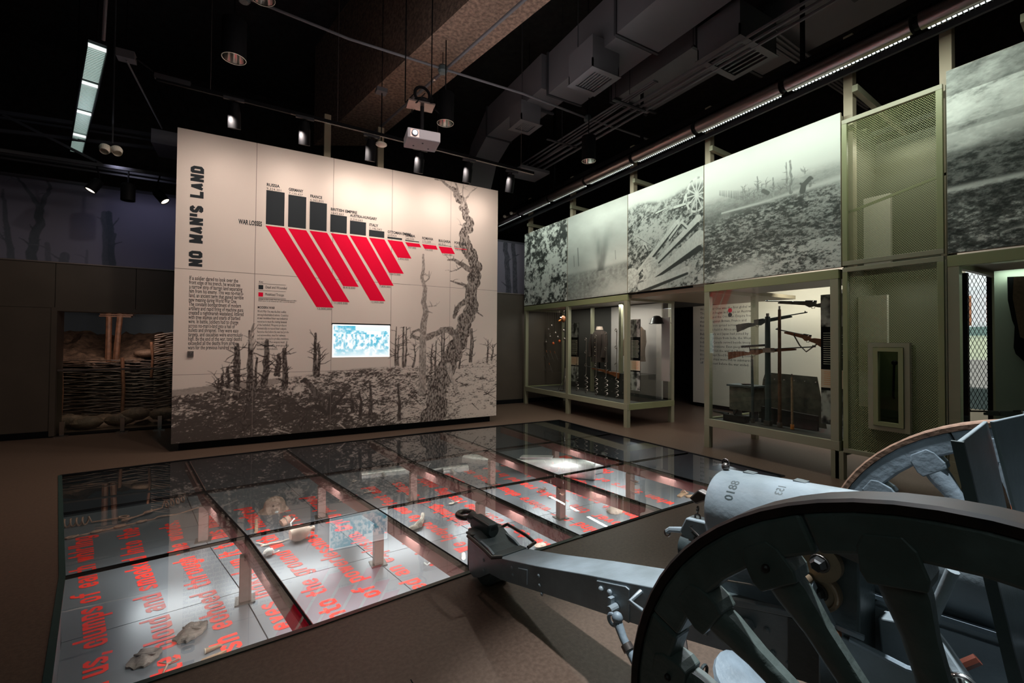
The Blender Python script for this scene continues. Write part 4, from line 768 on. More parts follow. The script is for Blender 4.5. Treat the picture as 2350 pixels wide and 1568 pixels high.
# soffit over the passage, cream story panel beyond
so = thing('passage_soffit', 'tan soffit boards over the passage between the two cases', 'soffit', (7.5, 5.6, 2.6)); MB().b2((W + .1, 4.78, 2.56), (9.2, 6.45, 2.63)).build('board', 'post', so); MB().b2((7.72, 6.45, 2.56), (9.2, 10.3, 2.63)).build('board', 'case_dark', so)
def X8(X, Y, x): return ax(1560 + X / 3.92, 560 + Y / 3.92, x)
xg = 10.2; a, b = X8(120, 1420, xg), X8(120, 460, xg); g2 = X8(640, 900, xg)
gp2 = thing('story_panel', 'cream text panel lettered with a large G beyond the passage', 'panel', (xg, 6, 0)); MB().b2((xg, -1.5, a.z), (xg + .08, a.y, 3.4)).build('board', 'cream2', gp2); MB().b2((xg + .02, -1.5, 0), (xg + .07, a.y - .1, a.z)).build('plinth', 'black', gp2)
tx = MB(); p = X8(183, 512, xg - .003); text_on(tx, 'G', .30, p, (0, -1, 0), (0, 0, 1), bold=.012)
gl_ = ['World War One was the first global war.', 'The conflict began in Europe as Austria,', 'Germany and the Ottoman Empire fought', 'their war against Britain, France and', 'Russia. It soon spread across the seas', 'to colonies held in Africa and Asia.', 'Bulgaria, Italy and Japan had joined by', 'then, and soldiers from India, the West', 'Indies and Canada served beside troops', 'from the dominions. Even people who', 'lived far off felt the war: the British', 'blockade kept food from reaching home', 'ports, and ships were lost to submarines', 'off every coast before the war ended.']
for k, s in enumerate(gl_): text_on(tx, s, .088, p + Vector((0, 0, -.26 - k * .108)), (0, -1, 0), (0, 0, 1), res=1)
tx.build('lettering', 'ink', gp2); q = X8(452, 598, xg - .003)
MB().cyl(q, q + Vector((-.001, 0, 0)), .055, 16).build('red_dot', 'red_ink', gp2); q = X8(452, 638, xg - .003); MB().cyl(q, q + Vector((-.001, 0, 0)), .055, 16).build('black_dot', 'ink', gp2)
MB().b2((9.2, 9.0, 0), (9.3, 10.4, 4)).build('dark_partition', 'duct_dark', gp2)
light('AREA', (8.6, 4.5, 2.9), (10.2, 4.2, 1.4), 60, (1, .93, .84), 3., size_y=.3); light('AREA', (9.0, 6.0, 2.5), (9.0, 6.0, 0), 12, (.9, .95, 1), 1., size_y=1.)

c2 = case('glass case with rifles, poles and trench gear before the cream text panel', 4.729, 2.79, 7.72, [(W, 4.68), (W, 2.84), (7.63, 4.68), (7.63, 2.84)], [], z0=.345)
MB().b2((7.55, 2.9, .45), (7.6, 3.3, 2.5)).build('white_board', 'case_wall', c2)
p = X8(1375, 900, 6.6); banner(c2, 6.62, p.y, .30, .62, 2.35)
rifle(X8(1430, 545, 6.9), X8(770, 533, 6.9), 'grey-green old rifle, topmost in the second glass case', 'rusty_green')
rifle(X8(512, 740, 6.9), X8(1150, 635, 6.9), 'dark rifle second from the top in the second glass case', 'gun_dark')
rifle(X8(1310, 880, 6.9), X8(860, 785, 6.9), 'brown rifle with a drooping sling in the second glass case', 'rifle_wood', sling=True)
rifle(X8(438, 985, 6.9), X8(1225, 945, 6.9), 'brown scoped sniper rifle, lowest in the second glass case', 'rifle_wood', scope=True)
for (X0_, Y0_, X1_, Y1_, r, m, lb) in ((795, 1560, 790, 655, .045, 'gun_dark', 'grey square pole, thickest in the second glass case'), (898, 1560, 897, 590, .026, 'post_wood', 'slender brown pole right of the thick grey pole'), (657, 1560, 650, 1035, .022, 'gun_dark', 'short dark pole left of the thick grey pole'), (1012, 1560, 1008, 1200, .018, 'old_wood', 'thin wooden stick with an orange tip in the second case')):
    p, q = X8(X0_, Y0_, 6.75), X8(X1_, Y1_, 6.75); p.z = .45; o = thing('trench_pole', lb, 'pole', p); MB().tube([p, (p + q) / 2, q], [r, r * .92, r * .8], 8).build('shaft', m, o); MB().cyl(p, p + Vector((0, 0, .07)), r * 1.4, 8).build('foot', 'orange' if m == 'old_wood' else 'steel', o); MB().cyl(q, q + Vector((0, 0, .05)), r * .5, 6).build('tip', 'steel', o)
    if lb.startswith('grey'): MB().b2((6.7, p.y - .07, 1.55), (6.8, p.y + .05, 1.62)).build('bracket', 'steel', o)
p = X8(600, 1300, 6.95); cr = thing('ammo_crate', 'old wooden crate on short legs at left of the second case', 'crate', (6.95, p.y, .45))
MB().b2((6.8, p.y - .2, .60), (7.1, p.y + .2, .98)).build('body', 'rusty_green', cr); MB().b2((6.78, p.y - .24, .98), (7.12, p.y + .24, 1.01)).build('lid', 'gun_dark', cr)
for s in (-1, 1): MB().b2((6.85, p.y + s * .14 - .03, .445), (7.0, p.y + s * .14 + .03, .60)).build('leg', 'gun_dark', cr)
pl = thing('tin_plate', 'small round tin plate on the lid of the wooden crate', 'plate', (6.95, p.y, 1.01)); MB().lathe([(.0, .012), (.06, .012), (.085, .03)], (6.95, p.y, 1.0), n=20).build('dish', 'steel', pl, smooth=True); MB().lathe([(.085, .03), (.09, .027)], (6.95, p.y, 1.0), n=20).build('rim', 'gunmetal', pl)
p = X8(970, 1300, 7.1); tb = thing('armor_plate', 'rusty curved armour plate standing at the back of the second case', 'plate', (7.1, p.y, .45)); F = lambda a, b, h: Vector((7.15 + h + .08 * abs(a) ** 2, p.y - a, b))
MB().prism([(-.50, .46), (-.42, 1.10), (-.38, 1.22), (.38, 1.20), (.50, .46)], 0, .02, F).build('plate', 'rusty_green', tb); MB().prism([(-.3, .45), (-.3, .7), (.5, .66), (.5, .45)], -.25, -.20, F).build('base_board', 'case_dark', tb)
for k in range(6): MB().ball((7.14, p.y - .38 + k * .15, 1.12), .012, 6, 4).build('rivet', 'steel', tb)
p = X8(490, 1520, 6.6); mg = thing('machine_gun_lock', 'black metal gun mechanism on the floor of the second case', 'gun part', (6.6, p.y, .45))
MB().b2((6.55, p.y - .2, .45), (6.68, p.y + .16, .55)).build('block', 'gunmetal', mg); MB().cyl((6.6, p.y + .1, .55), (6.6, p.y + .36, .56), .02, 8).build('barrel', 'gunmetal', mg); MB().cyl((6.6, p.y, .55), (6.62, p.y - .04, .64), .014, 8).build('grip', 'gunmetal', mg)
light('AREA', (7.0, 3.8, 2.5), (7.2, 3.8, 0), 14, (1, .95, .9), 1.5, size_y=.08)
# mesh doors
def mesh_door(label, z0, z1, y0=2.742, y1=1.795, cut=None):
    t = thing('mesh_door', label, 'mesh panel', (W, (y0 + y1) / 2, z0)); fwd = .055
    for nme, lo, hi in (('frame_rail', (W - .01, y1, z1 - fwd), (W + .03, y0, z1)), ('frame_rail', (W - .01, y1, z0), (W + .03, y0, z0 + fwd)), ('frame_stile', (W - .01, y1, z0 + fwd), (W + .03, y1 + fwd, z1 - fwd)), ('frame_stile', (W - .01, y0 - fwd, z0 + fwd), (W + .03, y0, z1 - fwd))): MB().b2(lo, hi).build(nme, 'olive' if nme == 'frame_stile' else 'sage', t, bevel=.003)
    cw, ch = .0235, .0140; mb = MB(); a0, a1, b0, b1 = y1 + fwd - .005, y0 - fwd + .005, z0 + fwd - .005, z1 - fwd + .005; nx = int((a1 - a0) / cw); nz = int((b1 - b0) / ch); hw = .0019
    for j in range(nz):
        for i in range(nx):
            yc, zc = a0 + (i + .5 + .5 * (j % 2)) * cw, b0 + (j + .5) * ch
            if cut and cut[0] < yc < cut[1] and cut[2] < zc < cut[3]: continue
            if yc + cw / 2 > a1 + .002: continue
            for s in (-1, 1):
                p, q = (W + .008, yc, zc - ch / 2), (W + .012, yc + s * cw / 2, zc + ch / 2)
                mb.add([(p[0], p[1] - hw, p[2]), (p[0], p[1] + hw, p[2]), (q[0], q[1] + hw, q[2]), (q[0], q[1] - hw, q[2])], [(0, 1, 2, 3)])
    mb.build('expanded_mesh', mat('mesh_green', (.36, .38, .17), .45), t, kind='stuff'); return t
mesh_door('upper olive mesh door between the road and cloud photographs', 2.665, 4.50)
eb = ax(1995, 784, W), ax(2091, 993, W)
ebz1, ebz0 = ax(1995, 787, W).z, ax(1995, 983, W).z; eby0, eby1 = ax(1995, 884, W).y, ax(2091, 888, W).y
mesh_door('lower olive mesh door with a small glazed cabinet set in it', .345, 2.640, cut=(eby1, eby0, ebz0, ebz1))
ex = thing('extinguisher_cabinet', 'olive framed glazed wall cabinet set into the lower mesh door', 'cabinet', (W, (eby0 + eby1) / 2, ebz0))
def ring_(name, y0, y1, z0, z1, wd, x0, x1, m, par):
    MB().b2((x0, y1, z1 - wd), (x1, y0, z1)).b2((x0, y1, z0), (x1, y0, z0 + wd)).b2((x0, y1, z0 + wd), (x1, y1 + wd, z1 - wd)).b2((x0, y0 - wd, z0 + wd), (x1, y0, z1 - wd)).build(name, m, par)
ring_('outer_frame', eby0, eby1, ebz0, ebz1, .05, W - .035, W + .02, 'sage', ex); ring_('door_frame', eby0 - .055, eby1 + .055, ebz0 + .055, ebz1 - .055, .045, W - .045, W + .02, 'olive', ex)
MB().b2((W + .16, eby1 + .02, ebz0 + .02), (W + .18, eby0 - .02, ebz1 - .02)).b2((W + .02, eby1 + .01, ebz0 + .02), (W + .17, eby1 + .02, ebz1 - .02)).b2((W + .02, eby0 - .02, ebz0 + .02), (W + .17, eby0 - .01, ebz1 - .02)).b2((W + .02, eby1 + .02, ebz0 + .01), (W + .17, eby0 - .02, ebz0 + .02)).build('box', mat('olive_dark', (.09, .11, .04), .5), ex)
MB().b2((W - .02, eby1 + .09, ebz0 + .09), (W - .015, eby0 - .09, ebz1 - .09)).build('pane', G_CASE, ex)
ym = (eby0 + eby1) / 2 - .03; MB().tube([(W + .06, ym, ebz1 - .24), (W + .04, ym, ebz1 - .26), (W + .04, ym + .01, ebz1 - .62), (W + .06, ym + .01, ebz1 - .64)], .012, 8).build('handle', 'black', ex); MB().ball((W + .05, ym, ebz1 - .23), .03, 10, 6).build('knob', 'black', ex)
bx = thing('door_niche', 'olive back wall and frame seen through the mesh doors', 'partition', (W + .9, 2.2, 0)); MB().b2((W + .9, 2.02, .2), (W + .94, 2.85, 4.4)).build('back_wall', mat('niche', (.10, .10, .07), .8), bx); MB().b2((W + .55, 2.45, 2.66), (W + .60, 2.74, 3.6)).build('pale_board', 'cream2', bx); MB().b2((W + .35, 2.42, .9), (W + .40, 2.72, 2.3)).build('pale_board', 'cream2', bx); MB().bar((W + .12, 1.8, 3.55), (W + .12, 2.74, 3.35), .02, .03).build('brace', 'olive', bx)
MB().b2((W + .06, 2.735, .3), (W + .9, 2.76, 4.5)).b2((W + .06, 1.778, .3), (W + .32, 1.79, 4.5)).build('side_wall', mat('niche', (.2, .2, .14), .8), bx)
light('AREA', (W + .5, 2.3, 4.3), (W + .5, 2.3, 0), 6, (1, 1, .8), .5, size_y=.4); light('AREA', (W + .5, 2.3, 2.5), (W + .6, 2.3, 0), 1.5, (1, 1, .9), .5, size_y=.3)
MB().b2((W + .0, 2.745, 0), (W + .09, 2.835, .345)).b2((W, 1.776, 0), (W + .05, 1.79, 2.6)).build('door_jamb', 'sage', bx)
c3 = case('right-hand olive framed glass case behind the gun wheel', 1.772, -1.2, 7.9, [(W, 1.725), (W, -1.15), (7.8, 1.725)], [], z0=.345, ends=False)
def X9(X, Y, x): return ax(2120 + X / 4.126, 580 + Y / 4.126, x)
a, b = X9(665, 160, 7.0), X9(665, 1500, 7.0); MB().b2((7.0, -1.1, .45), (7.03, a.y, 2.5)).build('grey_board', mat('case_green', (.23, .25, .21), .6), c3)
F = lambda a_, b_, h: (lambda q: Vector((6.9 + h, q.y, q.z)))(X9(a_, b_, 6.9)); sh = thing('greatcoat', 'dark brown leather greatcoat hanging in the right-hand case', 'coat', X9(930, 400, 6.9))
MB().prism([(790, 230), (1300, 210), (1300, 1100), (960, 1040), (870, 960), (850, 900), (860, 700), (835, 640), (795, 450)], 0, .08, F).build('back', 'black', sh); MB().prism([(860, 230), (1300, 215), (1300, 980), (920, 800), (850, 430)], -.03, 0, F).build('panel', 'tunic_brown', sh)
wg = thing('street_window', 'bright latticed window seen through the right-hand case', 'window', X9(510, 600, 8.8))
for (Y0_, Y1_, m, em) in ((190, 360, 'wa', (.75, .74, .78)), (360, 420, 'wb', (.55, .56, .6)), (420, 700, 'wc', (.62, .60, .64)), (700, 820, 'wd', (.12, .18, .17)), (820, 1020, 'we', (.45, .47, .35)), (1020, 1300, 'wf', (.28, .26, .25)), (1300, 1500, 'wg', (.03, .04, .04))):
    p, q = X9(395, Y0_, 8.8), X9(680, Y1_, 8.8); MB().b2((8.8, q.y, min(q.z, p.z)), (8.83, p.y, max(q.z, p.z) + .05)).build('lit_band', mat(m, (.1, .1, .1), .6, emit=em, es=1.5), wg)
for X in (425, 595): p, q = X9(X, 410, 8.79), X9(X + 28, 690, 8.79); MB().b2((8.78, min(p.y, q.y), min(p.z, q.z)), (8.79, max(p.y, q.y), max(p.z, q.z))).build('orange_strip', mat('worange', (.1, .1, .1), .6, emit=(.62, .25, .13), es=.7), wg)
mb = MB(); p, q = X9(415, 190, 8.3), X9(612, 1500, 8.3); ya, yb_, za, zb = q.y, p.y, q.z, p.z; cw, ch = .040, .052; nx = int((yb_ - ya) / cw) + 1; nz = int((zb - za) / ch)
for j in range(nz):
    for i in range(nx):
        yc, zc = ya + (i + .5 * (j % 2)) * cw, za + j * ch
        for s in (-1, 1): mb.add([(8.3, yc - .003, zc), (8.3, yc + .003, zc), (8.3, yc + s * cw / 2 + .003, zc + ch), (8.3, yc + s * cw / 2 - .003, zc + ch)], [(0, 1, 2, 3)])
mb.build('lattice', 'black', wg, kind='stuff'); MB().b2((8.28, yb_, 0), (8.34, yb_ + .10, zb)).b2((8.28, ya - .16, 0), (8.34, ya, zb)).build('lattice_frame', 'black', wg)
rifle(X9(1200, 1545, 6.6), X9(430, 1530, 6.6), 'dark long gun lying low in the right-hand case', 'gun_dark')
light('AREA', (6.9, .8, 2.5), (7.2, .8, 0), 10, (.85, 1, .85), 1.5, size_y=.08)
# ---------------------------------------------------------------- under the ceiling
def slab(name, pts, z0, z1, m, parent):   # a prism whose lower face passes through the given plan points
    return MB().prism([(p.x, p.y) for p in pts], z0, z1, lambda a, b, z: Vector((a, b, z))).build(name, m, parent)
zb = 6.0
bm_ = thing('ceiling_beam', 'wide beam coated in rough brown fireproofing, running above the cream panel', 'beam', az(1010, 145, zb))
p1, p2, p3, p4 = az(1077, 0, zb), az(767, 290, zb), az(903, 290, zb), az(1264, 0, zb)
d = (p1 - p2).normalized(); e = (p4 - p3).normalized(); slab('beam_body', [p2 - d * 1.2, p1 + d * 6, p4 + e * 6, p3 - e * 1.2], zb, 8.2, 'fireproofing', bm_)
rr = random.Random(2)
cn = thing('ceiling_conduit', 'long dark conduit running beneath the rough brown beam', 'conduit', az(1100, 100, 5.85)); a, b = az(1203, 0, 5.85), az(869, 295, 5.85); MB().cyl(a + (a - b) * .6, b - (a - b) * .15, .022, 8).build('pipe', 'duct', cn); MB().cyl(b + (a - b) * .5, b + (a - b) * .51, .032, 8).build('coupling', 'steel', cn)
cr2 = thing('crossing_conduit', 'thin dark pipe crossing the room carrying the round lamp boxes', 'conduit', (2, 6, 5.75)); pts = [az(p[0], p[1], 5.75) for p in ((560, -8), (800, 89), (1016, 158), (1200, 215), (1349, 272), (1560, 345))]; MB().tube(pts, .018, 8).build('pipe', 'duct', cr2)
for p in (pts[0], pts[2], pts[4]): MB().lathe([(.0, -.07), (.05, -.07), (.07, -.04), (.07, .02), (.05, .05), (0, .05)], p, n=16).build('junction_box', 'gun_dark', cr2); MB().cyl(p + Vector((0, 0, .05)), (p.x, p.y, 8.2), .006, 5).build('hanger_rod', 'black', cr2)
def duct(label, secs, gap=.03):
    t = thing('air_duct', label, 'air duct', secs[0][0], 'square ducts under the ceiling')
    for lo, hi in secs:
        MB().b2(lo, hi).build('duct_section', 'duct', t)
        MB().b2((lo[0] - .02, hi[1] - .02, lo[2] - .02), (hi[0] + .02, hi[1] + .02, hi[2] + .02)).build('flange', 'duct_dark', t)
    l0, h0 = secs[0]
    for y in np.arange(min(s[0][1] for s in secs) + .5, max(s[1][1] for s in secs), 1.6): MB().cyl((l0[0] - .05, y, l0[2] - .03), (l0[0] - .05, y, 8.2), .006, 5).b2((l0[0] - .07, y - .02, l0[2] - .05), (h0[0] + .07, y + .02, l0[2] - .02)).build('hanger', 'duct_dark', t)
    return t
duct('long dark square duct above the left end of the photographs', [((4.15, 6.25, 6.0), (4.72, 8.3, 6.6)), ((4.25, 4.55, 5.9), (4.95, 6.2, 6.6)), ((4.2, 1.5, 5.9), (5.0, 4.5, 6.6))])
duct('wide near square duct above the middle photographs', [((5.46, 4.2, 6.0), (6.34, 5.97, 6.9)), ((5.9, .5, 6.0), (7.0, 4.15, 6.9))])
e1 = az(1147, 283, 6.0); MB().prism([(8.3, 6.0), (8.3, 6.6), (9.1, 6.1), (9.8, 4.9), (9.4, 4.9), (8.95, 5.7)], 4.15, 4.72, lambda a, b, h: Vector((h, a, b))).build('duct_elbow', 'duct', [o for o in C.objects if o.name == 'air_duct'][0])
def diffuser(px, py, z, wx_, wy_, h, label):
    c = az(px, py, z); t = thing('air_diffuser', label, 'air vent', c, 'vents under the ducts')
    MB().b2((c.x - wx_ / 2, c.y - wy_ / 2, z), (c.x - wx_ / 2 + .02, c.y + wy_ / 2, z + h)).b2((c.x + wx_ / 2 - .02, c.y - wy_ / 2, z), (c.x + wx_ / 2, c.y + wy_ / 2, z + h)).b2((c.x - wx_ / 2, c.y - wy_ / 2, z), (c.x + wx_ / 2, c.y - wy_ / 2 + .02, z + h)).b2((c.x - wx_ / 2, c.y + wy_ / 2 - .02, z), (c.x + wx_ / 2, c.y + wy_ / 2, z + h)).b2((c.x - wx_ / 2, c.y - wy_ / 2, z + h), (c.x + wx_ / 2, c.y + wy_ / 2, 6.02)).build('housing', 'duct', t)
    i0 = .07; MB().b2((c.x - wx_ / 2 - .02, c.y - wy_ / 2 - .02, z - .008), (c.x - wx_ / 2 + i0, c.y + wy_ / 2 + .02, z)).b2((c.x + wx_ / 2 - i0, c.y - wy_ / 2 - .02, z - .008), (c.x + wx_ / 2 + .02, c.y + wy_ / 2 + .02, z)).b2((c.x - wx_ / 2 + i0, c.y - wy_ / 2 - .02, z - .008), (c.x + wx_ / 2 - i0, c.y - wy_ / 2 + i0, z)).b2((c.x - wx_ / 2 + i0, c.y + wy_ / 2 - i0, z - .008), (c.x + wx_ / 2 - i0, c.y + wy_ / 2 + .02, z)).build('flange', 'duct', t)
    for k in range(7): x = c.x - wx_ / 2 + i0 + (wx_ - 2 * i0) * (k + .5) / 7; MB().bar((x, c.y - wy_ / 2 + i0, z + .01), (x, c.y + wy_ / 2 - i0, z + .01), .03, .006).build('louver', 'duct', t)
diffuser(1205, 292, 5.65, .42, .42, .12, 'small square air vent under the far end of the left duct')
diffuser(1362, 188, 5.55, .50, .55, .14, 'square air vent under the left duct, nearer than the small one')
diffuser(1690, 135, 5.55, .80, .62, .16, 'largest slatted air vent under the near right duct')
c = az(1213, 402, 5.3); fb = thing('ceiling_box', 'pale flat square box hanging above the photograph row far left end', 'box', c); MB().b2((c.x - .35, c.y - .3, c.z), (c.x + .35, c.y + .3, c.z + .06)).build('body', 'duct', fb); MB().cyl((c.x, c.y, c.z + .06), (c.x, c.y, 8.2), .008, 5).build('hanger', 'black', fb)
ct = thing('cable_trays', 'parallel metal conduits hung between the ducts and the photograph row', 'conduits', (6, 7, 5.5))
for k in range(3): a, b = az(1215 + k * 14, 385 + k * 3, 5.55), az(1420 + k * 16, 262 + k * 4, 5.55); MB().cyl(b + (b - a) * 1.4, a - (b - a) * .1, .022, 6).build('conduit', 'duct', ct)
for k in range(3): a, b = az(1195 + k * 12, 378 + k * 2, 5.6), az(1345 + k * 8, 283 + k * 2, 5.6); MB().cyl(b + (b - a) * .7, a, .016, 6).build('conduit', 'duct', ct)
for px, py in ((1290, 328), (1445, 240)): a = az(px, py, 5.5); MB().b2((a.x - .35, a.y - .02, 5.48), (a.x + .35, a.y + .02, 5.5)).cyl((a.x, a.y, 5.5), (a.x, a.y, 8.2), .006, 5).build('trapeze_hanger', 'duct_dark', ct)
ct2 = thing('cable_trays', 'bundle of grey conduits crossing behind the largest vent', 'conduits', (7.4, 3.8, 5.9))
for k in range(4): a, b = az(1795 + k * 3, 122 - k * 11, 5.9), az(1860 + k * 3, 165 - k * 9, 5.9); MB().cyl(a - (b - a) * .4, b + (b - a) * 2.5, .022, 6).build('conduit', 'duct', ct2)
rc = thing('cable_trays', 'dim rows of pipes and beams above the far left mural', 'conduits', (-3, 10, 5.2))
for (x0, y0, x1, y1, w_) in ((0, 258, 400, 318, .06), (0, 270, 400, 330, .03), (0, 300, 395, 345, .05), (0, 350, 395, 410, .07), (0, 362, 395, 420, .03), (60, 290, 160, 340, .04)):
    a, b = ay(x0, y0, 10.0), ay(x1, y1, 10.0); MB().bar(a - (b - a) * .5, b + (b - a) * .8, w_, w_).build('pipe', 'duct_dark', rc)
a = ay(355, 310, 9.8); b = ay(405, 350, 9.8); MB().b2((a.x, 9.5, b.z), (b.x + .3, 10.2, a.z)).build('box', 'duct', rc)
# pendant can lights
def can(px, py, label, rl=.12, h=.42, z=4.8, up=8.2):
    c = az(px, py, z); t = thing('pendant_lamp', label, 'lamp', c, 'black cylinder pendant lamps')
    MB().lathe([(0, h + .01), (rl, h), (rl, 0), (rl - .008, 0), (rl - .01, .10)], c, n=28).build('shade', 'black', t, smooth=True)
    MB().lathe([(rl - .012, .004), (rl - .03, .14), (.03, .24), (0, .25)], c, n=28).build('reflector', 'chrome', t, smooth=True); MB().torus(c, (0, 0, 1), rl - .004, .004, 28, 6).build('rim', 'cream2', t)
    MB().cyl(c + Vector((0, 0, h)), (c.x, c.y, up), .008, 6).build('stem', 'black', t); MB().cyl(c + Vector((0, 0, .16)), c + Vector((0, 0, .2)), .02, 10).build('bulb', mat('warm_bulb', (1, .8, .6), .5, emit=(1, .8, .62), es=2.5), t)
    return t
can(537, 135, 'large black pendant lamp at upper left, nearest of the cylinder lamps'); can(1022, 283, 'black pendant lamp beside the white projector'); can(1351, 370, 'black pendant lamp hanging before the tube lights', up=5.92)
can(602, -4, 'black pendant lamp cut off by the top edge of the view', z=5.2)
# track with spot heads over the panel
tk = thing('lighting_track', 'long black lighting track hung before the cream panel top', 'track', (1.5, 7, 4.9)); a, b = ay(359, 180, 7.0), ay(1225, 398, 7.0); MB().bar(a, b, .035, .05).build('rail', 'black', tk)
for o_ in (-.012, .012): MB().bar(a + Vector((.3, o_, -.027)), b + Vector((0, o_, -.027)), .004, .004).build('rail_edge', 'cream2', tk)
MB().bar(a + Vector((-.02, 0, .03)), a + Vector((.35, 0, .02)), .06, .06).build('feed_box', 'duct_dark', tk)
for t_ in (.1, .38, .66, .95): q = a + (b - a) * t_; MB().cyl(q, (q.x, q.y, 8.2), .004, 5).build('suspension_wire', 'steel', tk)
for (px, py), nm in zip(((537, 225), (700, 268), (853, 310), (965, 341), (1077, 366), (1175, 392)), ('farthest left', 'second from the left', 'left of the projector', 'just behind the projector', 'right of the projector', 'farthest right')):
    q = ay(px, py, 7.0); t = thing('spotlight', 'black cylinder spotlight under the panel lighting track, ' + nm, 'spotlight', q, 'track spotlights over the cream panel')
    MB().b2((q.x - .12, q.y - .02, q.z - .035), (q.x + .12, q.y + .02, q.z)).build('adapter', 'duct_dark', t); MB().cyl(q, q + Vector((0, .03, -.12)), .01, 6).build('arm', 'black', t)
    d_ = Vector((.02, .30, -.95)).normalized(); s0 = q + Vector((0, .02, -.06)); MB().cyl(s0, s0 + d_ * .10, .055, 16, .075).cyl(s0 + d_ * .10, s0 + d_ * .32, .078, 18).build('head', 'black', t, smooth=True)
c = az(290, 138, 5.2); jb = thing('junction_box', 'small pale-edged electrical box at the left end of the track', 'electrical box', c); MB().b2((c.x - .09, c.y - .07, c.z), (c.x + .09, c.y + .07, c.z + .10)).build('body', 'duct', jb); MB().tube([c + Vector((.1, 0, .05)), c + Vector((.25, .2, .02)), a + Vector((-.02, 0, .05))], .01, 6).build('cable', 'black', jb); MB().cyl(c, az(372, 295, 5.2) + Vector((0, 0, -.0)), .012, 6).build('brace_rod', 'duct', jb); MB().cyl(c + Vector((0, 0, .1)), (c.x, c.y, 8.2), .006, 5).build('hanger', 'black', jb)
for (px, x_, y_) in ((752, .0, 8.47), (875, .0, 8.47)):
    p = ay(px, 330, 8.52); o = MB().b2((p.x - .055, 8.54, 0), (p.x + .055, 8.64, 5.75)).build('panel_post', 'post'); tag(o, 'tan post behind the cream panel top, ' + ('left one' if px == 752 else 'right one by the round speaker'), 'post', 'posts behind the cream panel')
# projector
q = ay(968, 322, 5.6); pj = thing('projector', 'white video projector hanging upside down in front of the panel top', 'projector', q)
M_ = Matrix.Rotation(math.radians(-8), 3, 'Z'); MB().box(q, (.42, .34, .13), M=M_).build('body', 'projector', pj, bevel=.012)
f_ = lambda x, y, z: q + M_ @ Vector((x, y, z))
lm = MB(); lm.cyl(f_(-.12, -.17, .0), f_(-.12, -.19, .0), .04, 18); lm.build('lens_ring', 'duct', pj); MB().cyl(f_(-.12, -.185, .0), f_(-.12, -.195, .0), .028, 16).build('lens', mat('lens_glow', (.4, .6, 1), .2, emit=(.75, .88, 1), es=6), pj); MB().box(f_(-.12, -.171, 0), (.11, .004, .10), M=M_).build('lens_recess', 'steel', pj)
for k in range(9): MB().box(f_(.212, -.10 + k * .025, 0), (.004, .012, .08), M=M_).build('vent_slot', 'duct_dark', pj)
for dx, dy in ((-.1, .05), (.1, .08), (.0, -.06)): MB().cyl(f_(dx, dy, -.066), f_(dx, dy, -.072), .012, 8).build('foot', 'duct', pj)
MB().cyl(f_(0, 0, .06), f_(0, 0, .45), .025, 10).build('drop_pole', 'black', pj); MB().box(f_(-.02, 0, .45), (.34, .22, .02), M=M_).build('mount_plate', 'steel', pj); MB().torus(f_(0, 0, .60), (0, 1, 0), .10, .02, 20, 6).build('clamp_ring', 'black', pj); MB().ball(f_(0, 0, .50), .11, 12, 8, (1, 1, .45)).build('swivel', 'black', pj, smooth=True)
for k in range(6): a_ = k * 1.05; MB().tube([f_(.12 * math.cos(a_), .1 * math.sin(a_), .46), f_(.22 * math.cos(a_), .16 * math.sin(a_), .40 + .05 * (k % 2)), f_(.14 * math.cos(a_ + .6), .12 * math.sin(a_ + .6), .56)], .007, 5).build('cable', 'black', pj)
for dx in (-.22, .12): MB().cyl(f_(dx, .0, .46), f_(dx, 0, 8.2 - q.z), .008, 5).build('threaded_rod', 'black', pj)
# ceiling speaker discs, sensors
def disc(px, py, z, label, r=.085):
    c = az(px, py, z); t = thing('ceiling_speaker', label, 'speaker', c); MB().lathe([(0, -.012), (r * .8, -.012), (r, .0), (r, .02), (r * .4, .05), (0, .06)], c, n=24).build('disc', 'cream2', t, smooth=True); MB().cyl(c + Vector((0, 0, .05)), (c.x, c.y, z + .9), .008, 6).build('stem', 'black', t); MB().b2((c.x - .09, c.y - .07, z + .82), (c.x + .07, c.y + .07, z + .88)).build('ceiling_plate', 'duct', t); MB().cyl((c.x, c.y, z + .88), (c.x, c.y, 8.2), .006, 5).build('rod', 'black', t)
disc(875, 333, 4.75, 'round white speaker disc hanging left of the projector')
c = ay(258, 336, 8.2); sn = thing('sensor_head', 'pair of small round sensors hanging on a rod at left', 'sensor', c); MB().cyl(c + Vector((0, 0, .04)), (c.x, c.y, 8.2), .010, 6).build('rod', 'duct_dark', sn)
for dx in (-.07, .04): MB().lathe([(0, 0), (.065, 0), (.07, .03), (.05, .09)], c + Vector((dx, 0, -.03)), (.3 * (1 if dx > 0 else -.2), -.5, -.8), n=18).build('sensor', 'cream2', sn)
c = ax(1158, 497, 5.6); sn = thing('sensor_head', 'two small round white heads below the far end of the tube lights', 'sensor', c)
for dy in (.0, -.35): MB().ball((c.x, c.y + dy, c.z), .05, 10, 6, (1, 1, .8)).build('head', 'cream2', sn, smooth=True)
MB().cyl(c, (c.x, c.y, c.z + .8), .008, 5).build('stem', 'black', sn)
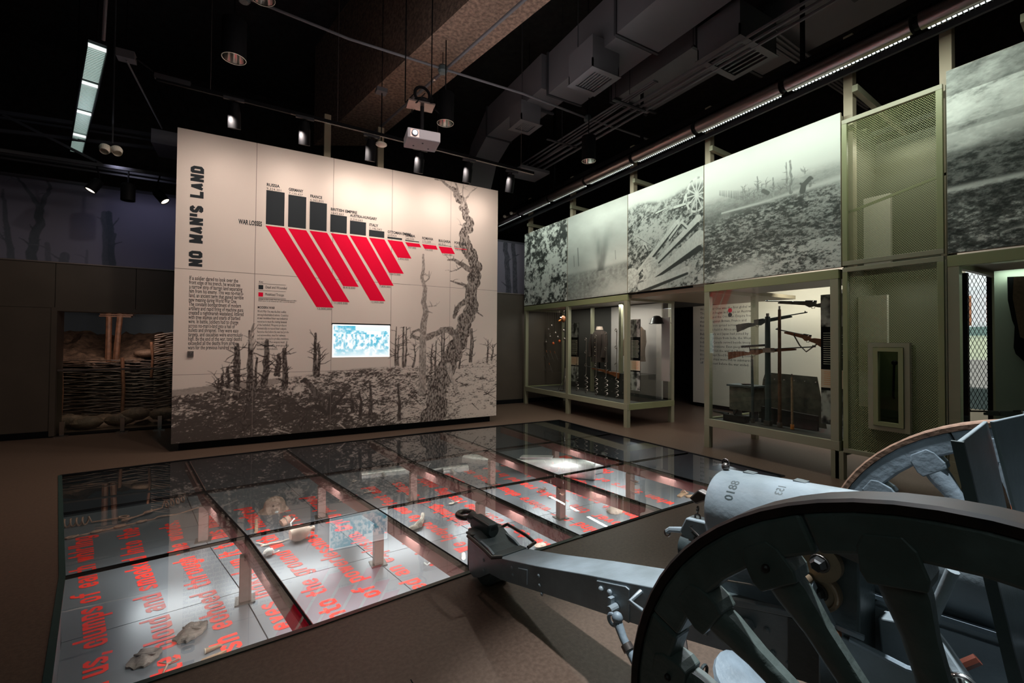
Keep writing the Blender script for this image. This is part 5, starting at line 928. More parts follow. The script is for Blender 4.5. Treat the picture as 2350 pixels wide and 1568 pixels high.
# spots over the trench
for (px, py, dx, on, lb) in ((218, 425, -.5, 1, 'small black angled spotlight above the left mural, lit, left one'), (294, 440, 0, 0, 'black cylinder lamp hanging straight down before the left mural'), (368, 450, .8, 1, 'small black angled spotlight above the left mural, lit, right one')):
    q = ay(px, py, 9.4); t = thing('spotlight', lb, 'spotlight', q, 'spotlights before the left mural'); d_ = Vector((dx, -.25 if on else 0, -1)).normalized(); h_ = .24 if on else .30; r_ = .075 if on else .095
    MB().lathe([(0, 0), (r_ * .8, .02), (r_, .06), (r_, h_), (r_ * .9, h_), (r_ * .85, h_ - .03)], q - d_ * h_ * .5, d_, n=20).build('head', 'black', t, smooth=True); MB().cyl(q - d_ * h_ * .5, (q.x, q.y, q.z + .38), .012, 6).build('stem', 'black', t)
    if on: MB().lathe([(0, 0), (r_ * .86, .0)], q + d_ * (h_ * .5 - .012), d_, n=20).build('lens', mat('lens_warm', (1, .9, .8), .3, emit=(1, .88, .75), es=1.6), t)
tk2 = thing('lighting_track', 'thin dark track above the left mural carrying three spotlights', 'track', (-2, 9.4, 4.5)); a, b = ay(0, 345, 9.4), ay(400, 405, 9.4); MB().bar(a - (b - a) * .5, b + (b - a) * .5, .04, .05).build('rail', 'duct_dark', tk2)
# louvred fluorescent at upper left
fz = 5.0; a, b = az(224, 105, fz), az(174, 352, fz); fx = thing('louvre_light', 'long hanging fluorescent light with cross louvres at upper left', 'light fixture', (a + b) / 2); d_ = (b - a).normalized(); s_ = Vector((0, 0, 1)).cross(d_); L = (b - a).length; hw = .085
for sg_ in (-1, 1): MB().bar(a + s_ * sg_ * hw, b + s_ * sg_ * hw, .012, .09).build('side_rail', 'black', fx)
MB().bar(a + Vector((0, 0, .06)), b + Vector((0, 0, .06)), hw * 2, .05).build('housing', 'black', fx)
lm_ = mat('led_dim', (.5, .6, .55), .4, emit=(.62, .80, .74), es=.75)
for k in range(4):
    p, q = a + d_ * (L * k / 4 + .05), a + d_ * (L * (k + 1) / 4 - .05); MB().bar(p + Vector((0, 0, .02)), q + Vector((0, 0, .02)), hw * 1.8, .01).build('light_tray', lm_, fx)
    MB().bar(p - s_ * hw * .9, p + s_ * hw * .9, .03, .03).build('end_cap', mat('bright_cap', (.9, .9, .9), .3, emit=(1, 1, 1), es=.9), fx)
    lv = MB()
    for j in range(22): t_ = p + (q - p) * ((j + .5) / 22); lv.bar(t_ - s_ * hw, t_ + s_ * hw, .004, .010)
    lv.build('louvres', 'louvre_white', fx, kind='stuff')
MB().cyl(az(237, 92, fz), az(247, -5, fz + 0) + Vector((0, 0, .6)), .018, 8).build('cable_arm', 'duct', fx); MB().cyl(a + Vector((0, 0, .08)), (a.x, a.y, 8.2), .008, 5).build('hanger', 'black', fx); MB().cyl(b + Vector((0, 0, .08)), (b.x, b.y, 8.2), .008, 5).build('hanger', 'black', fx)
# tube lights along the photo wall
tl = thing('tube_light', 'long row of dark tubular wall-washer lights above the photographs', 'light fixture', (5.75, 6, 4.95)); X_ = 5.72
MB().bar((X_ - .02, 11.2, 5.06), (X_ - .02, .2, 5.06), .10, .08).build('support_rail', 'black', tl)
y = .55; k = 0
while y < 11:
    MB().cyl((X_, y, 4.93), (X_, y + 1.22, 4.93), .088, 22).build('tube', 'tube_metal', tl, smooth=True)
    MB().cyl((X_, y + 1.22, 4.93), (X_, y + 1.27, 4.93), .07, 16).build('end_ring', 'black', tl)
    MB().bar((X_ + .052, y + .04, 4.856), (X_ + .052, y + 1.18, 4.856), .030, .012).build('lamp_slot', 'led', tl)
    lv = MB()
    for j in range(30): yy = y + .05 + j * .038; lv.b2((X_ + .03, yy, 4.836), (X_ + .078, yy + .006, 4.852))
    lv.build('louvres', 'duct_dark', tl, kind='stuff'); MB().b2((X_ - .06, y + 1.0, 5.1), (X_ - .02, y + 1.04, 8.2)).build('hanger', 'black', tl) if k % 2 else None
    y += 1.29; k += 1
# ---------------------------------------------------------------- the field gun, modelled in its own frame: x to the muzzle, y across (far wheel +), z up
GA = math.radians(-83.2458); GC = Vector((1.0637, .2398, 0)); TW = 1.4382; GN = Vector((-math.sin(GA), math.cos(GA), 0)); GM = GC + GN * TW / 2; RW = .7124
gun = thing('field_gun', 'grey painted wheeled field gun with shield and towing eye, beside the glass floor', 'cannon', (GM.x, GM.y, 0), rz=GA)
def gb(mb, name, m, parent=None, **k): return mb.build(name, m, parent or gun, local=True, **k)
def ringpart(r0, r1, t0, t1, w0, w1, cl, n=6):   # a felloe: ring segment between angles
    vs = []; fs = []
    for i in range(n + 1):
        t = t0 + (t1 - t0) * i / n; c, s = math.cos(t), math.sin(t)
        for r, w_ in ((r0, w0), (r1, w1), (r1, -w1), (r0, -w0)): vs.append((r * c, cl + w_, RW + r * s))
    for i in range(n):
        for k in range(4): fs.append((i * 4 + k, i * 4 + (k + 1) % 4, (i + 1) * 4 + (k + 1) % 4, (i + 1) * 4 + k))
    fs += [(3, 2, 1, 0), tuple(n * 4 + k for k in range(4))]; return MB().add(vs, fs)
def wheel(l, inward, mw, mt, nm, ph0):
    wv = MB(); N = 72; vs = []; fs = []; prof = ((.688, -.040), (.688, .040), (.706, .042), (.712, .036), (.712, -.036), (.706, -.042))
    for i in range(N):
        t = 2 * PI * i / N
        for r, w_ in prof: vs.append((r * math.cos(t), l + w_, RW + r * math.sin(t)))
    m_ = len(prof)
    for i in range(N):
        for k in range(m_): fs.append((i * m_ + k, i * m_ + (k + 1) % m_, ((i + 1) % N) * m_ + (k + 1) % m_, ((i + 1) % N) * m_ + k))
    wh = gb(wv.add(vs, fs), nm, mt, smooth=True); wh['label'] = ('shaded iron-tyred wooden wheel nearest the viewer' if mt == 'tyre' else 'brightly lit blue-grey wooden wheel with a rusty tyre')
    for k in range(8):
        t0 = math.radians(ph0 + 11.25 + k * 45); o = ringpart(.607, .688, t0 + .004, t0 + PI / 4 - .004, .034, .036, l); o.build('felloe', mw, wh, local=True, bevel=.008)
    hubl = l + inward * .06
    for k in range(16):
        t = math.radians(ph0 + k * 22.5); c, s = math.cos(t), math.sin(t); d = Vector((c, 0, s)); tn = Vector((-s, 0, c)); lat = Vector((0, 1, 0)); P = lambda r, ll: Vector((0, ll, RW)) + d * r
        rings = [(.10, hubl, .026, .030), (.30, l + inward * .038, .024, .022), (.46, l + inward * .02, .028, .024), (.535, l + inward * .01, .038, .030), (.60, l, .036, .033)]; vs = []; fs = []; n8 = 8
        for r, ll, a, b in rings:
            for q in range(n8): an = 2 * PI * (q + .5) / n8; vs.append(P(r, ll) + tn * a * math.copysign(abs(math.cos(an)) ** .6, math.cos(an)) + lat * b * math.copysign(abs(math.sin(an)) ** .6, math.sin(an)))
        for i in range(len(rings) - 1):
            for q in range(n8): fs.append((i * n8 + q, i * n8 + (q + 1) % n8, (i + 1) * n8 + (q + 1) % n8, (i + 1) * n8 + q))
        MB().add(vs, fs).build('spoke', mw, wh, local=True, smooth=True)
        MB().prism([(-.052, .578), (-.046, .625), (-.03, .648), (.03, .648), (.046, .625), (.052, .578), (.044, .556), (-.044, .556)], -.0368, .0368, lambda a, b, h: Vector((0, l + h, RW)) + d * b + tn * a).build('spoke_socket', mw, wh, local=True, bevel=.004)
        if k % 2: MB().ball(P(.598, l - .04 * (1 if inward > 0 else -1)), .009, 8, 5).build('bolt', mt, wh, local=True)
    so = -inward; MB().lathe([(0, .13), (.055, .13), (.07, .10), (.095, .04), (.10, 0), (.15, -.0), (.15, -.025), (.10, -.03), (.085, -.10), (0, -.10)], (0, hubl, RW), (0, so, 0), n=32).build('hub', mw, wh, local=True, smooth=True)
    MB().lathe([(0, .15), (.035, .15), (.045, .13), (.045, .10)], (0, hubl, RW), (0, so, 0), n=20).build('hub_cap', 'brass', wh, local=True, smooth=True); return wh
near = wheel(-TW / 2, 1, 'shaded_wheel_wood', 'tyre', 'near_wheel', 102.5); far = wheel(TW / 2, -1, 'lit_gun_wood', 'rust_tyre', 'far_wheel', 102.)
XZ = lambda y0: (lambda a, b, h: Vector((a, y0 + h, b)))
# trail
tp = [(-2.40, .30), (-2.30, .268), (-1.9, .375), (-1.5, .494), (-1.12, .60), (-.8, .69), (-.4, .80), (.15, .86)]; bt = [(.15, .62), (-.3, .60), (-.7, .54), (-1.15, .42), (-1.8, .265), (-2.25, .155), (-2.38, .14), (-2.50, .06), (-2.58, .03), (-2.64, .05), (-2.66, .2), (-2.66, .31), (-2.50, .31)]
for s in (-1, 1): gb(MB().prism(tp + bt, -.008, .008, XZ(s * .108)), 'trail_side', 'gun_paint')
vs = []; fs = []; top = [(-2.30, .262), (-1.9, .372), (-1.5, .491), (-1.12, .597), (-.96, .643)]
for a, b in top: vs += [(a, -.116, b), (a, .116, b), (a, .116, b + .014), (a, -.116, b + .014)]
for i in range(len(top) - 1):
    for k in range(4): fs.append((i * 4 + k, i * 4 + (k + 1) % 4, (i + 1) * 4 + (k + 1) % 4, (i + 1) * 4 + k))
fs += [(3, 2, 1, 0), tuple(4 * (len(top) - 1) + k for k in range(4))]; gb(MB().add(vs, fs), 'trail_top', 'gun_paint', bevel=.004)
pts = [(-2.66, .31), (-2.60, .318), (-2.52, .30), (-2.44, .272), (-2.36, .262), (-2.27, .275)]; vs = []; fs = []
for i, (a, b) in enumerate(pts): wd = .135 if i < 2 else .125 if i < 4 else .118; vs += [(a, -wd, b), (a, wd, b), (a, wd, b + .016), (a, -wd, b + .016)]
for i in range(len(pts) - 1):
    for k in range(4): fs.append((i * 4 + k, i * 4 + (k + 1) % 4, (i + 1) * 4 + (k + 1) % 4, (i + 1) * 4 + k))
fs += [(3, 2, 1, 0), tuple(4 * (len(pts) - 1) + k for k in range(4))]; gb(MB().add(vs, fs), 'trail_saddle_plate', 'gun_dark', bevel=.004)
gb(MB().prism([(-2.655, -.12), (-2.655, .12), (-2.70, .09), (-2.70, -.09)], .06, .325, lambda a, b, h: Vector((a, b, h))), 'end_plate', 'gun_dark', bevel=.006)
gb(MB().lathe([(0, -.10), (.10, -.10), (.115, -.08), (.115, .08), (.10, .10), (0, .10)], (-2.50, 0, .116), (0, 1, 0), n=28), 'trail_foot', 'gun_dark', smooth=True)
gb(MB().prism([(-2.76, .30), (-2.55, .30), (-2.50, .335), (-2.50, .40), (-2.72, .40), (-2.76, .37)], -.045, .045, XZ(0)), 'eye_housing', 'gun_dark', bevel=.02)
gb(MB().cyl((-2.80, 0, .352), (-2.50, 0, .352), .042, 18), 'eye_shank', 'gun_dark', smooth=True); gb(MB().torus((-2.885, 0, .345), (0, 0, 1), .062, .021, 32, 12), 'towing_eye', 'dark_steel', smooth=True)
for s in (-1, 1):
    o = s * .15; gb(MB().tube([(-2.58, s * .11, .32), (-2.57, o + s * .02, .335), (-2.35, o + s * .03, .325), (-2.26, o + s * .03, .31), (-2.25, s * .11, .30)], .012, 8), 'trail_handle', 'dark_steel', smooth=True)
for s in (-1,):
    for a, b in ((-2.13, .28), (-2.12, .24), (-1.87, .34), (-1.86, .29), (-1.84, .25), (-2.45, .2), (-2.45, .13), (-.62, .68), (-.60, .61), (-.58, .56), (-.55, .5 + .1), (-.85, .55), (-.3, .70), (-.28, .64), (-1.05, .5), (-1.02, .46)): gb(MB().ball((a, s * .118, b), .011, 8, 5, (1, .6, 1)), 'rivet', 'gun_paint')
gb(MB().prism([(-2.06, .22), (-2.06, .31), (-1.97, .335), (-1.97, .245)], -.008, 0, XZ(-.116)), 'side_patch', 'gun_paint', bevel=.003)
gb(MB().prism([(-1.42, .40), (-1.42, .51), (-1.24, .56), (-1.22, .555), (-1.22, .40)], -.008, 0, XZ(-.116)), 'bracket_plate', 'gun_paint', bevel=.003)
for a, b in ((-1.385, .485), (-1.33, .495)): gb(MB().ball((a, -.128, b), .014, 10, 6), 'bolt_head', 'gun_paint', smooth=True)
gb(MB().cyl((-1.29, -.12, .445), (-1.29, -.18, .445), .018, 12).b2((-1.32, -.155, .42), (-1.30, -.125, .485)), 'bracket_pin', 'gun_paint')
gb(MB().tube([(-1.155, -.12, .575), (-1.16, -.19, .55), (-1.08, -.2, .55), (-1.0, -.12, .60)], .011, 8), 'rope_cleat', 'gun_paint', smooth=True)
# upper trail rails and inner tray
for s in (-1, 1): gb(MB().bar((-1.0, s * .115, .655), (-.35, s * .115, .83), .030, .022), 'trail_rail', 'gun_paint', bevel=.004)
gb(MB().bar((-.98, 0, .60), (-.3, 0, .72), .20, .02), 'trail_tray', 'gun_dark'); gb(MB().prism([(-.55, .56), (-.55, .765), (-.36, .80), (-.36, .62)], -.01, 0, XZ(-.117)), 'joint_plate', 'gun_dark', bevel=.003)
# bolted strap on the trail side seen between the spokes
gb(MB().prism([(-.78, .635), (-.78, .665), (-.67, .69), (-.655, .67), (-.70, .64), (-.69, .55), (-.73, .55), (-.735, .63)], -.012, 0, XZ(-.117)), 'strap_plate', 'gun_paint', bevel=.003)
for a, b in ((-.765, .65), (-.68, .672)): gb(MB().cyl((a, -.12, b), (a, -.15, b), .021, 12), 'strap_bolt', 'gun_paint', bevel=.003)
gb(MB().ball((-.93, -.135, .575), .026, 12, 8), 'shackle_boss', 'chrome', smooth=True); gb(MB().tube([(-1.0, -.13, .60), (-.95, -.15, .60), (-.93, -.15, .58)], .012, 8), 'shackle_pin', 'gun_paint', smooth=True); gb(MB().tube([(-.93, -.16, .56), (-.86, -.24, .50), (-.80, -.30, .46)], .013, 8), 'seat_arm', 'dark_steel', smooth=True)
# axle, saddle and cradle
gb(MB().cyl((0, -.66, RW), (0, .66, RW), .045, 18), 'axle', 'gun_dark', smooth=True); gb(MB().b2((-.06, -.58, RW - .07), (.06, .58, RW + .05)), 'axle_bed', 'gun_paint', bevel=.01)
gb(MB().prism([(-.40, .80), (-.30, .95), (.1, .98), (.22, .85), (.22, .66), (-.2, .62)], -.01, .01, XZ(-.14)), 'saddle_cheek', 'gun_paint', bevel=.003); gb(MB().prism([(-.40, .80), (-.30, .95), (.1, .98), (.22, .85), (.22, .66), (-.2, .62)], -.01, .01, XZ(.14)), 'saddle_cheek', 'gun_paint', bevel=.003)
EL = .07; BZ = lambda s_, dz=0: 1.02 + (s_ + .85) * EL + dz; ea = Vector((1, 0, EL)).normalized()
gb(MB().lathe([(0, -.0), (.06, 0), (.075, .01), (.145, .01), (.155, .025), (.155, .78), (.125, .80), (.118, 1.6), (.10, 1.62), (.09, 2.3), (.10, 2.32), (.10, 2.40), (.045, 2.40), (.045, 2.2)], (-.85, 0, BZ(-.85)), ea, n=48), 'barrel', 'gun_paint', smooth=True)
gb(MB().cyl(Vector((-.80, 0, BZ(-.80, -.205))), Vector((1.1, 0, BZ(1.1, -.205))), .06, 20), 'recoil_cylinder', 'gun_paint', smooth=True)
gb(MB().bar((-.50, -.0, BZ(-.50, -.15)), (1.1, 0, BZ(1.1, -.15)), .30, .07), 'cradle', 'gun_paint', bevel=.008)
for s in (-1, 1): gb(MB().bar((-.46, s * .155, BZ(-.46, -.10)), (1.1, s * .155, BZ(1.1, -.10)), .014, .012), 'cradle_rail', 'lit_gun_wood'); gb(MB().bar((-.40, s * .152, BZ(-.40, -.20)), (.9, s * .152, BZ(.9, -.20)), .010, .14), 'cradle_side', 'gun_paint')
gb(MB().ball((-.83, .0, BZ(-.83, .168)), .016, 10, 7), 'rear_sight_knob', 'dark_steel', smooth=True); gb(MB().torus((-.83, 0, BZ(-.83, .185)), (0, 1, 0), .013, .004, 14, 6), 'sight_ring', 'dark_steel')
for s_ in (-.74, -.56): gb(MB().b2((s_ - .02, .0, BZ(s_, .150)), (s_ + .02, .04, BZ(s_, .158))), 'level_pad', 'gun_dark')
# stamped figures on the breech
for txt, s_, a0, sz in (('8810', -.735, 2.05, .045), ('153', -.58, 1.90, .036)):
    co, fs_ = text_mesh(txt, sz, bold=.0005, res=2); vs = []
    for p in co: th = a0 + p[0] / .1552 * -1 * -1; zc_ = BZ(s_ - p[1]); vs.append((s_ - float(p[1]) * -1 * -1, .1556 * math.cos(th + 0.0), zc_ + .1556 * math.sin(th)))
    gb(MB().add(vs, fs_), 'stamped_figures', 'gun_dark')
# breech mechanism
gb(MB().lathe([(0, -.03), (.05, -.03), (.06, -.01), (.09, 0), (.09, .015)], (-.85, 0, BZ(-.85)), ea, n=28), 'breech_block', 'dark_steel', smooth=True)
gb(MB().prism([(-.97, 1.03), (-.93, 1.075), (-.86, 1.06), (-.86, 1.02), (-.90, 1.035), (-.94, 1.01)], -.02, .02, XZ(-.02)), 'extractor_lever', 'dark_steel', bevel=.006)
for k in range(3): gb(MB().torus((-.935, -.03, .99 - k * .032), (0, 1, 0) if k % 2 else (1, .3, 0), .012, .004, 12, 6), 'chain_link', 'dark_steel')
gb(MB().prism([(-.93, .82), (-1.0, .885), (-.97, .95), (-.88, .96), (-.86, .83)], -.035, .03, XZ(-.03)), 'lock_plate', 'gun_paint', bevel=.006)
gb(MB().cyl((-.99, -.03, .815), (-.93, -.03, .82), .062, 22).cyl((-.93, -.03, .82), (-.92, -.03, .82), .066, 22), 'spring_cap', 'gun_dark', smooth=True); gb(MB().cyl((-.94, -.03, .82), (-.5, -.03, .85), .040, 18), 'spring_tube', 'lit_gun_wood', smooth=True)
gb(MB().tube([(-1.0, -.03, .88), (-1.06, -.04, .865), (-1.075, -.04, .85)], [.014, .012, .012], 8), 'firing_lever', 'gun_paint', smooth=True); gb(MB().torus((-1.075, -.04, .845), (0, 1, 0), .013, .005, 12, 6), 'lever_eye', 'steel')
for k in range(5): gb(MB().tube([(-.90, -.05, .95 - k * .02), (-.95 + .01 * k, -.065, .92 - k * .02), (-.88, -.07, .88 - k * .012)], .005, 6), 'link_rod', 'dark_steel')
# gearing on the near side
gb(MB().b2((-.40, -.30, .66), (-.30, -.16, 1.13)), 'gear_bracket', 'gun_dark', bevel=.006); gb(MB().bar((-.36, -.3, 1.13), (-.28, -.3, 1.12), .06, .03), 'bracket_cap', 'dark_steel')
def gear(c, r, m, nm, holes=True):
    g = gb(MB().lathe([(0, 0), (r * .9, 0), (r * .93, -.004), (r, -.002), (r, .022), (0, .022)], c, (0, -1, 0), n=40), nm, m, smooth=True)
    MB().lathe([(0, .03), (.013, .03), (.018, .024), (.022, .0)], (c[0], c[1] - .022, c[2]), (0, -1, 0), n=6).build('hub_nut', 'gunmetal', g, local=True); MB().torus((c[0], c[1] - .023, c[2]), (0, 1, 0), .022, .004, 18, 6).build('washer', 'dark_steel', g, local=True)
    return g
gear((-.384, -.31, 1.072), .052, 'brass', 'elevating_wheel'); g = gear((-.392, -.30, .985), .054, 'brass', 'traversing_wheel'); MB().torus((-.392, -.325, .985), (0, 1, 0), .046, .006, 30, 6).build('wheel_rim', 'brass', g, local=True)
gb(MB().bar((-.405, -.345, 1.02), (-.345, -.35, .915), .028, .010), 'crank_arm', 'gun_paint', bevel=.003); gb(MB().cyl((-.41, -.33, 1.02), (-.41, -.37, 1.02), .013, 12), 'crank_pin', 'brass', smooth=True); gb(MB().cyl((-.345, -.335, .90), (-.345, -.41, .895), .015, 14), 'crank_handle', 'rifle_wood', smooth=True); gb(MB().bar((-.37, -.34, .918), (-.28, -.34, .92), .01, .012), 'crank_link', 'lit_gun_wood')
gb(MB().prism([(-.28, .93), (-.22, .945), (-.19, .93), (-.215, .88), (-.19, .84), (-.27, .80)], -.06, 0, XZ(-.16)), 'trunnion_cap', 'gun_paint', bevel=.004)
gb(MB().tube([(-.10, -.40, 1.19), (-.145, -.38, 1.04)], .012, 10), 'stay_rod', 'gun_paint', smooth=True); gb(MB().tube([(-.147, -.38, 1.03), (-.12, -.40, 1.01), (-.08, -.42, .965)], .016, 8), 'stay_link', 'gun_paint', smooth=True); gb(MB().ball((-.08, -.44, .96), .03, 12, 8, (1, .6, 1)), 'stay_bolt', 'chrome', smooth=True)
gb(MB().prism([(-.34, .66), (-.34, .88), (-.1, .87), (.0, .90), (.1, .92), (.1, .66)], -.01, 0, XZ(-.30)), 'side_plate', 'gun_paint', bevel=.003)
gb(MB().tube([(-.32, -.31, .885), (-.2, -.31, .875), (-.08, -.31, .90), (.05, -.31, .95)], .008, 6), 'side_beading', 'lit_gun_wood')
gb(MB().lathe([(0, .02), (.035, .02), (.045, .0)], (-.24, -.31, .72), (0, -1, 0), n=24), 'cap_nut', 'gun_paint', smooth=True)
# seat
st = MB(); vs = []; fs = []; n_ = 22; cs = Vector((-.50, -.46, .72))
for h, k_ in ((-.02, .9), (0, 1.), (.012, .94), (.006, .6), (-.002, .2)):
    for i in range(n_): t = 2 * PI * i / n_; rx = .15 * (1 + .25 * math.cos(t)); vs.append(cs + Vector((math.cos(t) * rx * k_, math.sin(t) * .105 * k_, h + .02 * math.cos(2 * t) * k_)))
for j in range(4):
    for i in range(n_): fs.append((j * n_ + i, j * n_ + (i + 1) % n_, (j + 1) * n_ + (i + 1) % n_, (j + 1) * n_ + i))
fs += [tuple(range(n_))[::-1], tuple(range(4 * n_, 5 * n_))]; gb(st.add(vs, fs), 'seat', 'lit_gun_wood', smooth=True); gb(MB().tube([(-.80, -.30, .46), (-.66, -.42, .58), (-.52, -.46, .70)], .014, 8), 'seat_stem', 'gun_dark', smooth=True); gb(MB().torus((-.66, -.46, .66), (1, 0, 0), .018, .005, 14, 6), 'seat_buckle', 'gun_dark')
# rammer staff
gb(MB().tube([(-1.14, -.30, .515), (-1.10, -.31, .47), (-.70, -.36, .12)], [.020, .017, .017], 12), 'rammer_staff', 'lit_gun_wood', smooth=True); gb(MB().cyl((-1.085, -.312, .455), (-1.065, -.315, .44), .024, 14), 'staff_collar', 'dark_steel', smooth=True); gb(MB().torus((-1.165, -.30, .51), (0, 1, 0), .022, .008, 16, 8), 'staff_hook', 'lit_gun_wood', smooth=True); gb(MB().ball((-1.14, -.30, .53), .024, 10, 7), 'staff_head', 'lit_gun_wood', smooth=True)
gb(MB().bar((-.69, -.36, .14), (-.69, -.12, .5), .02, .02), 'staff_bracket', 'gun_dark')
# shield
SF = lambda a, b, h: Vector((-.007 - (b - 1.02) * .17 + h, a, b)); S2 = lambda a, b, h: Vector((-.007 - (b - 1.02) * .17 + h + .012 + max(0, a + .08) * .25, a, b))
sh_ = gb(MB().prism([(-.455, .45), (-.455, 1.488), (-.08, 1.495), (-.08, 1.40), (-.115, 1.27), (-.125, 1.09), (-.125, .45)], 0, .008, SF), 'shield', 'gun_paint', bevel=.002); sh_['label'] = 'tall grey steel shield plate with a folded edge'
MB().prism([(-.085, 1.26), (-.085, 1.497), (.14, 1.507), (.07, 1.34), (.012, 1.24), (-.05, 1.20)], 0, .008, S2).build('shield_flap', 'gun_paint', sh_, local=True, bevel=.002)
MB().prism([(.150, 1.507), (.39, 1.512), (.40, 1.457), (.10, 1.34)], 0, .008, S2).build('shield_flap', 'gun_paint', sh_, local=True, bevel=.002)
MB().bar(S2(.145, 1.507, -.006), S2(.07, 1.33, -.006), .014, .010).build('hinge_strip', 'gun_dark', sh_, local=True)
MB().bar(SF(-.10, 1.24, -.004), SF(-.09, 1.17, -.004), .01, .008).build('slot_cover', 'gun_dark', sh_, local=True); MB().prism([(-.46, .45), (-.46, 1.49), (-.448, 1.49), (-.448, .45)], -.006, .014, SF).build('edge_strip', 'gun_dark', sh_, local=True)
stp = S2(.20, 1.43, -.04)
for k in range(3): MB().torus(stp + Vector((0, -.02 * k, .02 * (k % 2))), (.5, .3 + .3 * k, .8), .028, .005, 16, 6).build('wire_loop', 'lit_gun_wood', sh_, local=True)
ss = MB().tube([stp, stp + Vector((-.01, -.02, -.04)), stp + Vector((-.015, -.03, -.10)), stp + Vector((-.01, -.06, -.20)), stp + Vector((0, -.09, -.28))], [.012, .022, .020, .015, .008], 8).build('leather_strap', 'red_strap', sh_, local=True, smooth=True); MB().torus(stp + Vector((-.015, .0, -.05)), (1, 0, 0), .014, .005, 12, 6).build('buckle', 'dark_steel', ss, local=True)
gb(MB().tube([(-.075, -.30, .965), (-.10, -.31, .94), (-.118, -.32, .90), (-.13, -.32, .875)], [.012, .012, .009, .006], 8), 'leather_strap', mat('dark_strap', (.14, .035, .02), .5), smooth=True)
# ---------------------------------------------------------------- relics lying on the pit floor
def fz_(px, py, h=0): return az(px, py, PD + h)
def pit_thing(nm, lb, cat, px, py, group=None): p = fz_(px, py); return thing(nm, lb, cat, p, group), p
def spiral(px0, px1, r, nc, loops, label):
    p, q = fz_(*px0, r), fz_(*px1, r); d = q - p; L = d.length; d.normalize(); s = d.cross(Vector((0, 0, 1))); pts = []
    cl = L * .36
    for k in range(nc * 10 + 1): t = k / (nc * 10); a = t * nc * 2 * PI; pts.append(p + d * cl * t + s * r * math.sin(a) + Vector((0, 0, r * math.cos(a))))
    e = cl
    for j in range(loops):
        e2 = e + (L - cl) / loops; pts.append(p + d * (e + .03) + Vector((0, 0, -r * .6))); pts.append(p + d * (e2 - .10) + Vector((0, 0, -r * .5)))
        for k in range(9): a = 2 * PI * k / 8; pts.append(p + d * (e2 - .05 - .05 * math.cos(a)) + s * (.032 * math.sin(a)) + Vector((0, 0, -r * .5 + .012 * k / 8)))
        e = e2
    o = MB().tube(pts, .0095, 7).build('screw_picket', 'rust', smooth=True); tag(o, label, 'picket', 'rusty screw pickets on the pit floor')
spiral((148, 1202), (296, 1182), .045, 4, 1, 'rusty screw picket on the pit floor, coil end at the far left edge')
spiral((425, 1142), (280, 1192), .050, 4, 2, 'rusty screw picket on the pit floor, coil end lying uppermost')
spiral((462, 1166), (150, 1236), .012, 1, 4, 'rusty looped picket stretching longest across the pit floor left corner')
t, p = pit_thing('steel_helmet', 'rusty brown steel helmet lying on the pit floor', 'helmet', 630, 1172)
vs = []; fs = []; n_ = 30; pr = [(0, .175), (.05, .17), (.095, .145), (.120, .10), (.128, .05), (.150, .015), (.162, .0)]
for r, h in pr:
    for k in range(n_): a = 2 * PI * k / n_; vs.append((p.x + r * math.cos(a) * (1.02 + .18 * max(0, -math.cos(a)) * (r > .13)), p.y + r * .92 * math.sin(a), p.z + h))
for i in range(len(pr) - 1):
    for k in range(n_): fs.append((i * n_ + k, i * n_ + (k + 1) % n_, (i + 1) * n_ + (k + 1) % n_, (i + 1) * n_ + k))
MB().add(vs, fs).build('shell', 'helmet', t, smooth=True); MB().ball((p.x + .02, p.y - .13, p.z + .02), .022, 8, 6, (1.2, 1, .7), .2).build('chin_clip', 'alu', t); MB().ball((p.x - .02, p.y - .122, p.z + .10), .012, 8, 5).build('side_lug', 'dark_steel', t)
t, p = pit_thing('clay_bottle', 'pale bulbous clay bottle on the pit floor before the helmet', 'bottle', 690, 1240); ax_ = Vector((.95, .25, .02)).normalized(); MB().lathe([(0, -.115), (.05, -.11), (.080, -.07), (.088, -.02), (.075, .04), (.045, .085), (.025, .105), (.022, .125), (.032, .13), (.03, .145), (0, .145)], p + Vector((0, 0, .088)), ax_, n=24).build('body', 'clay', t, smooth=True); MB().tube([p + Vector((-.09, 0, .12)), p + Vector((-.1, .02, .2)), p + Vector((-.06, .04, .235))], .008, 6).build('cord', 'gauze', t)
t, p = pit_thing('rolled_cloth', 'small dark brown rolled bundle near the clay bottle', 'bundle', 655, 1206); MB().lathe([(0, -.05), (.045, -.05), (.05, 0), (.045, .05), (0, .05)], p + Vector((0, 0, .05)), (.9, .4, .3), n=14).build('roll', 'rust', t, smooth=True); MB().torus(p + Vector((0, 0, .05)), (.9, .4, .3), .051, .006, 14, 6).build('tie', 'old_leather', t)
t, p = pit_thing('wooden_peg', 'upright short wooden stake left of the clay bottle', 'stake', 588, 1222); MB().tube([p + Vector((0, -.02, .012)), p + Vector((0, .10, .03)), p + Vector((-.0, .26, .05))], [.02, .018, .013], 8).build('shaft', 'old_wood', t); MB().ball(p + Vector((0, .25, .05)), .016, 8, 5).build('knob', 'old_wood', t)
t, p = pit_thing('antler_piece', 'curved branching bone lying beside the second divider beam', 'bone', 600, 1255); MB().tube([p, p + Vector((.08, -.02, .02)), p + Vector((.18, .0, .01)), p + Vector((.27, .03, .015))], [.014, .011, .008, .004], 7).build('shaft', 'bone', t, smooth=True); MB().tube([p + Vector((.03, -.0, .01)), p + Vector((-.03, .06, .02)), p + Vector((-.05, .10, .01))], [.01, .007, .004], 6).build('tine', 'bone', t, smooth=True)
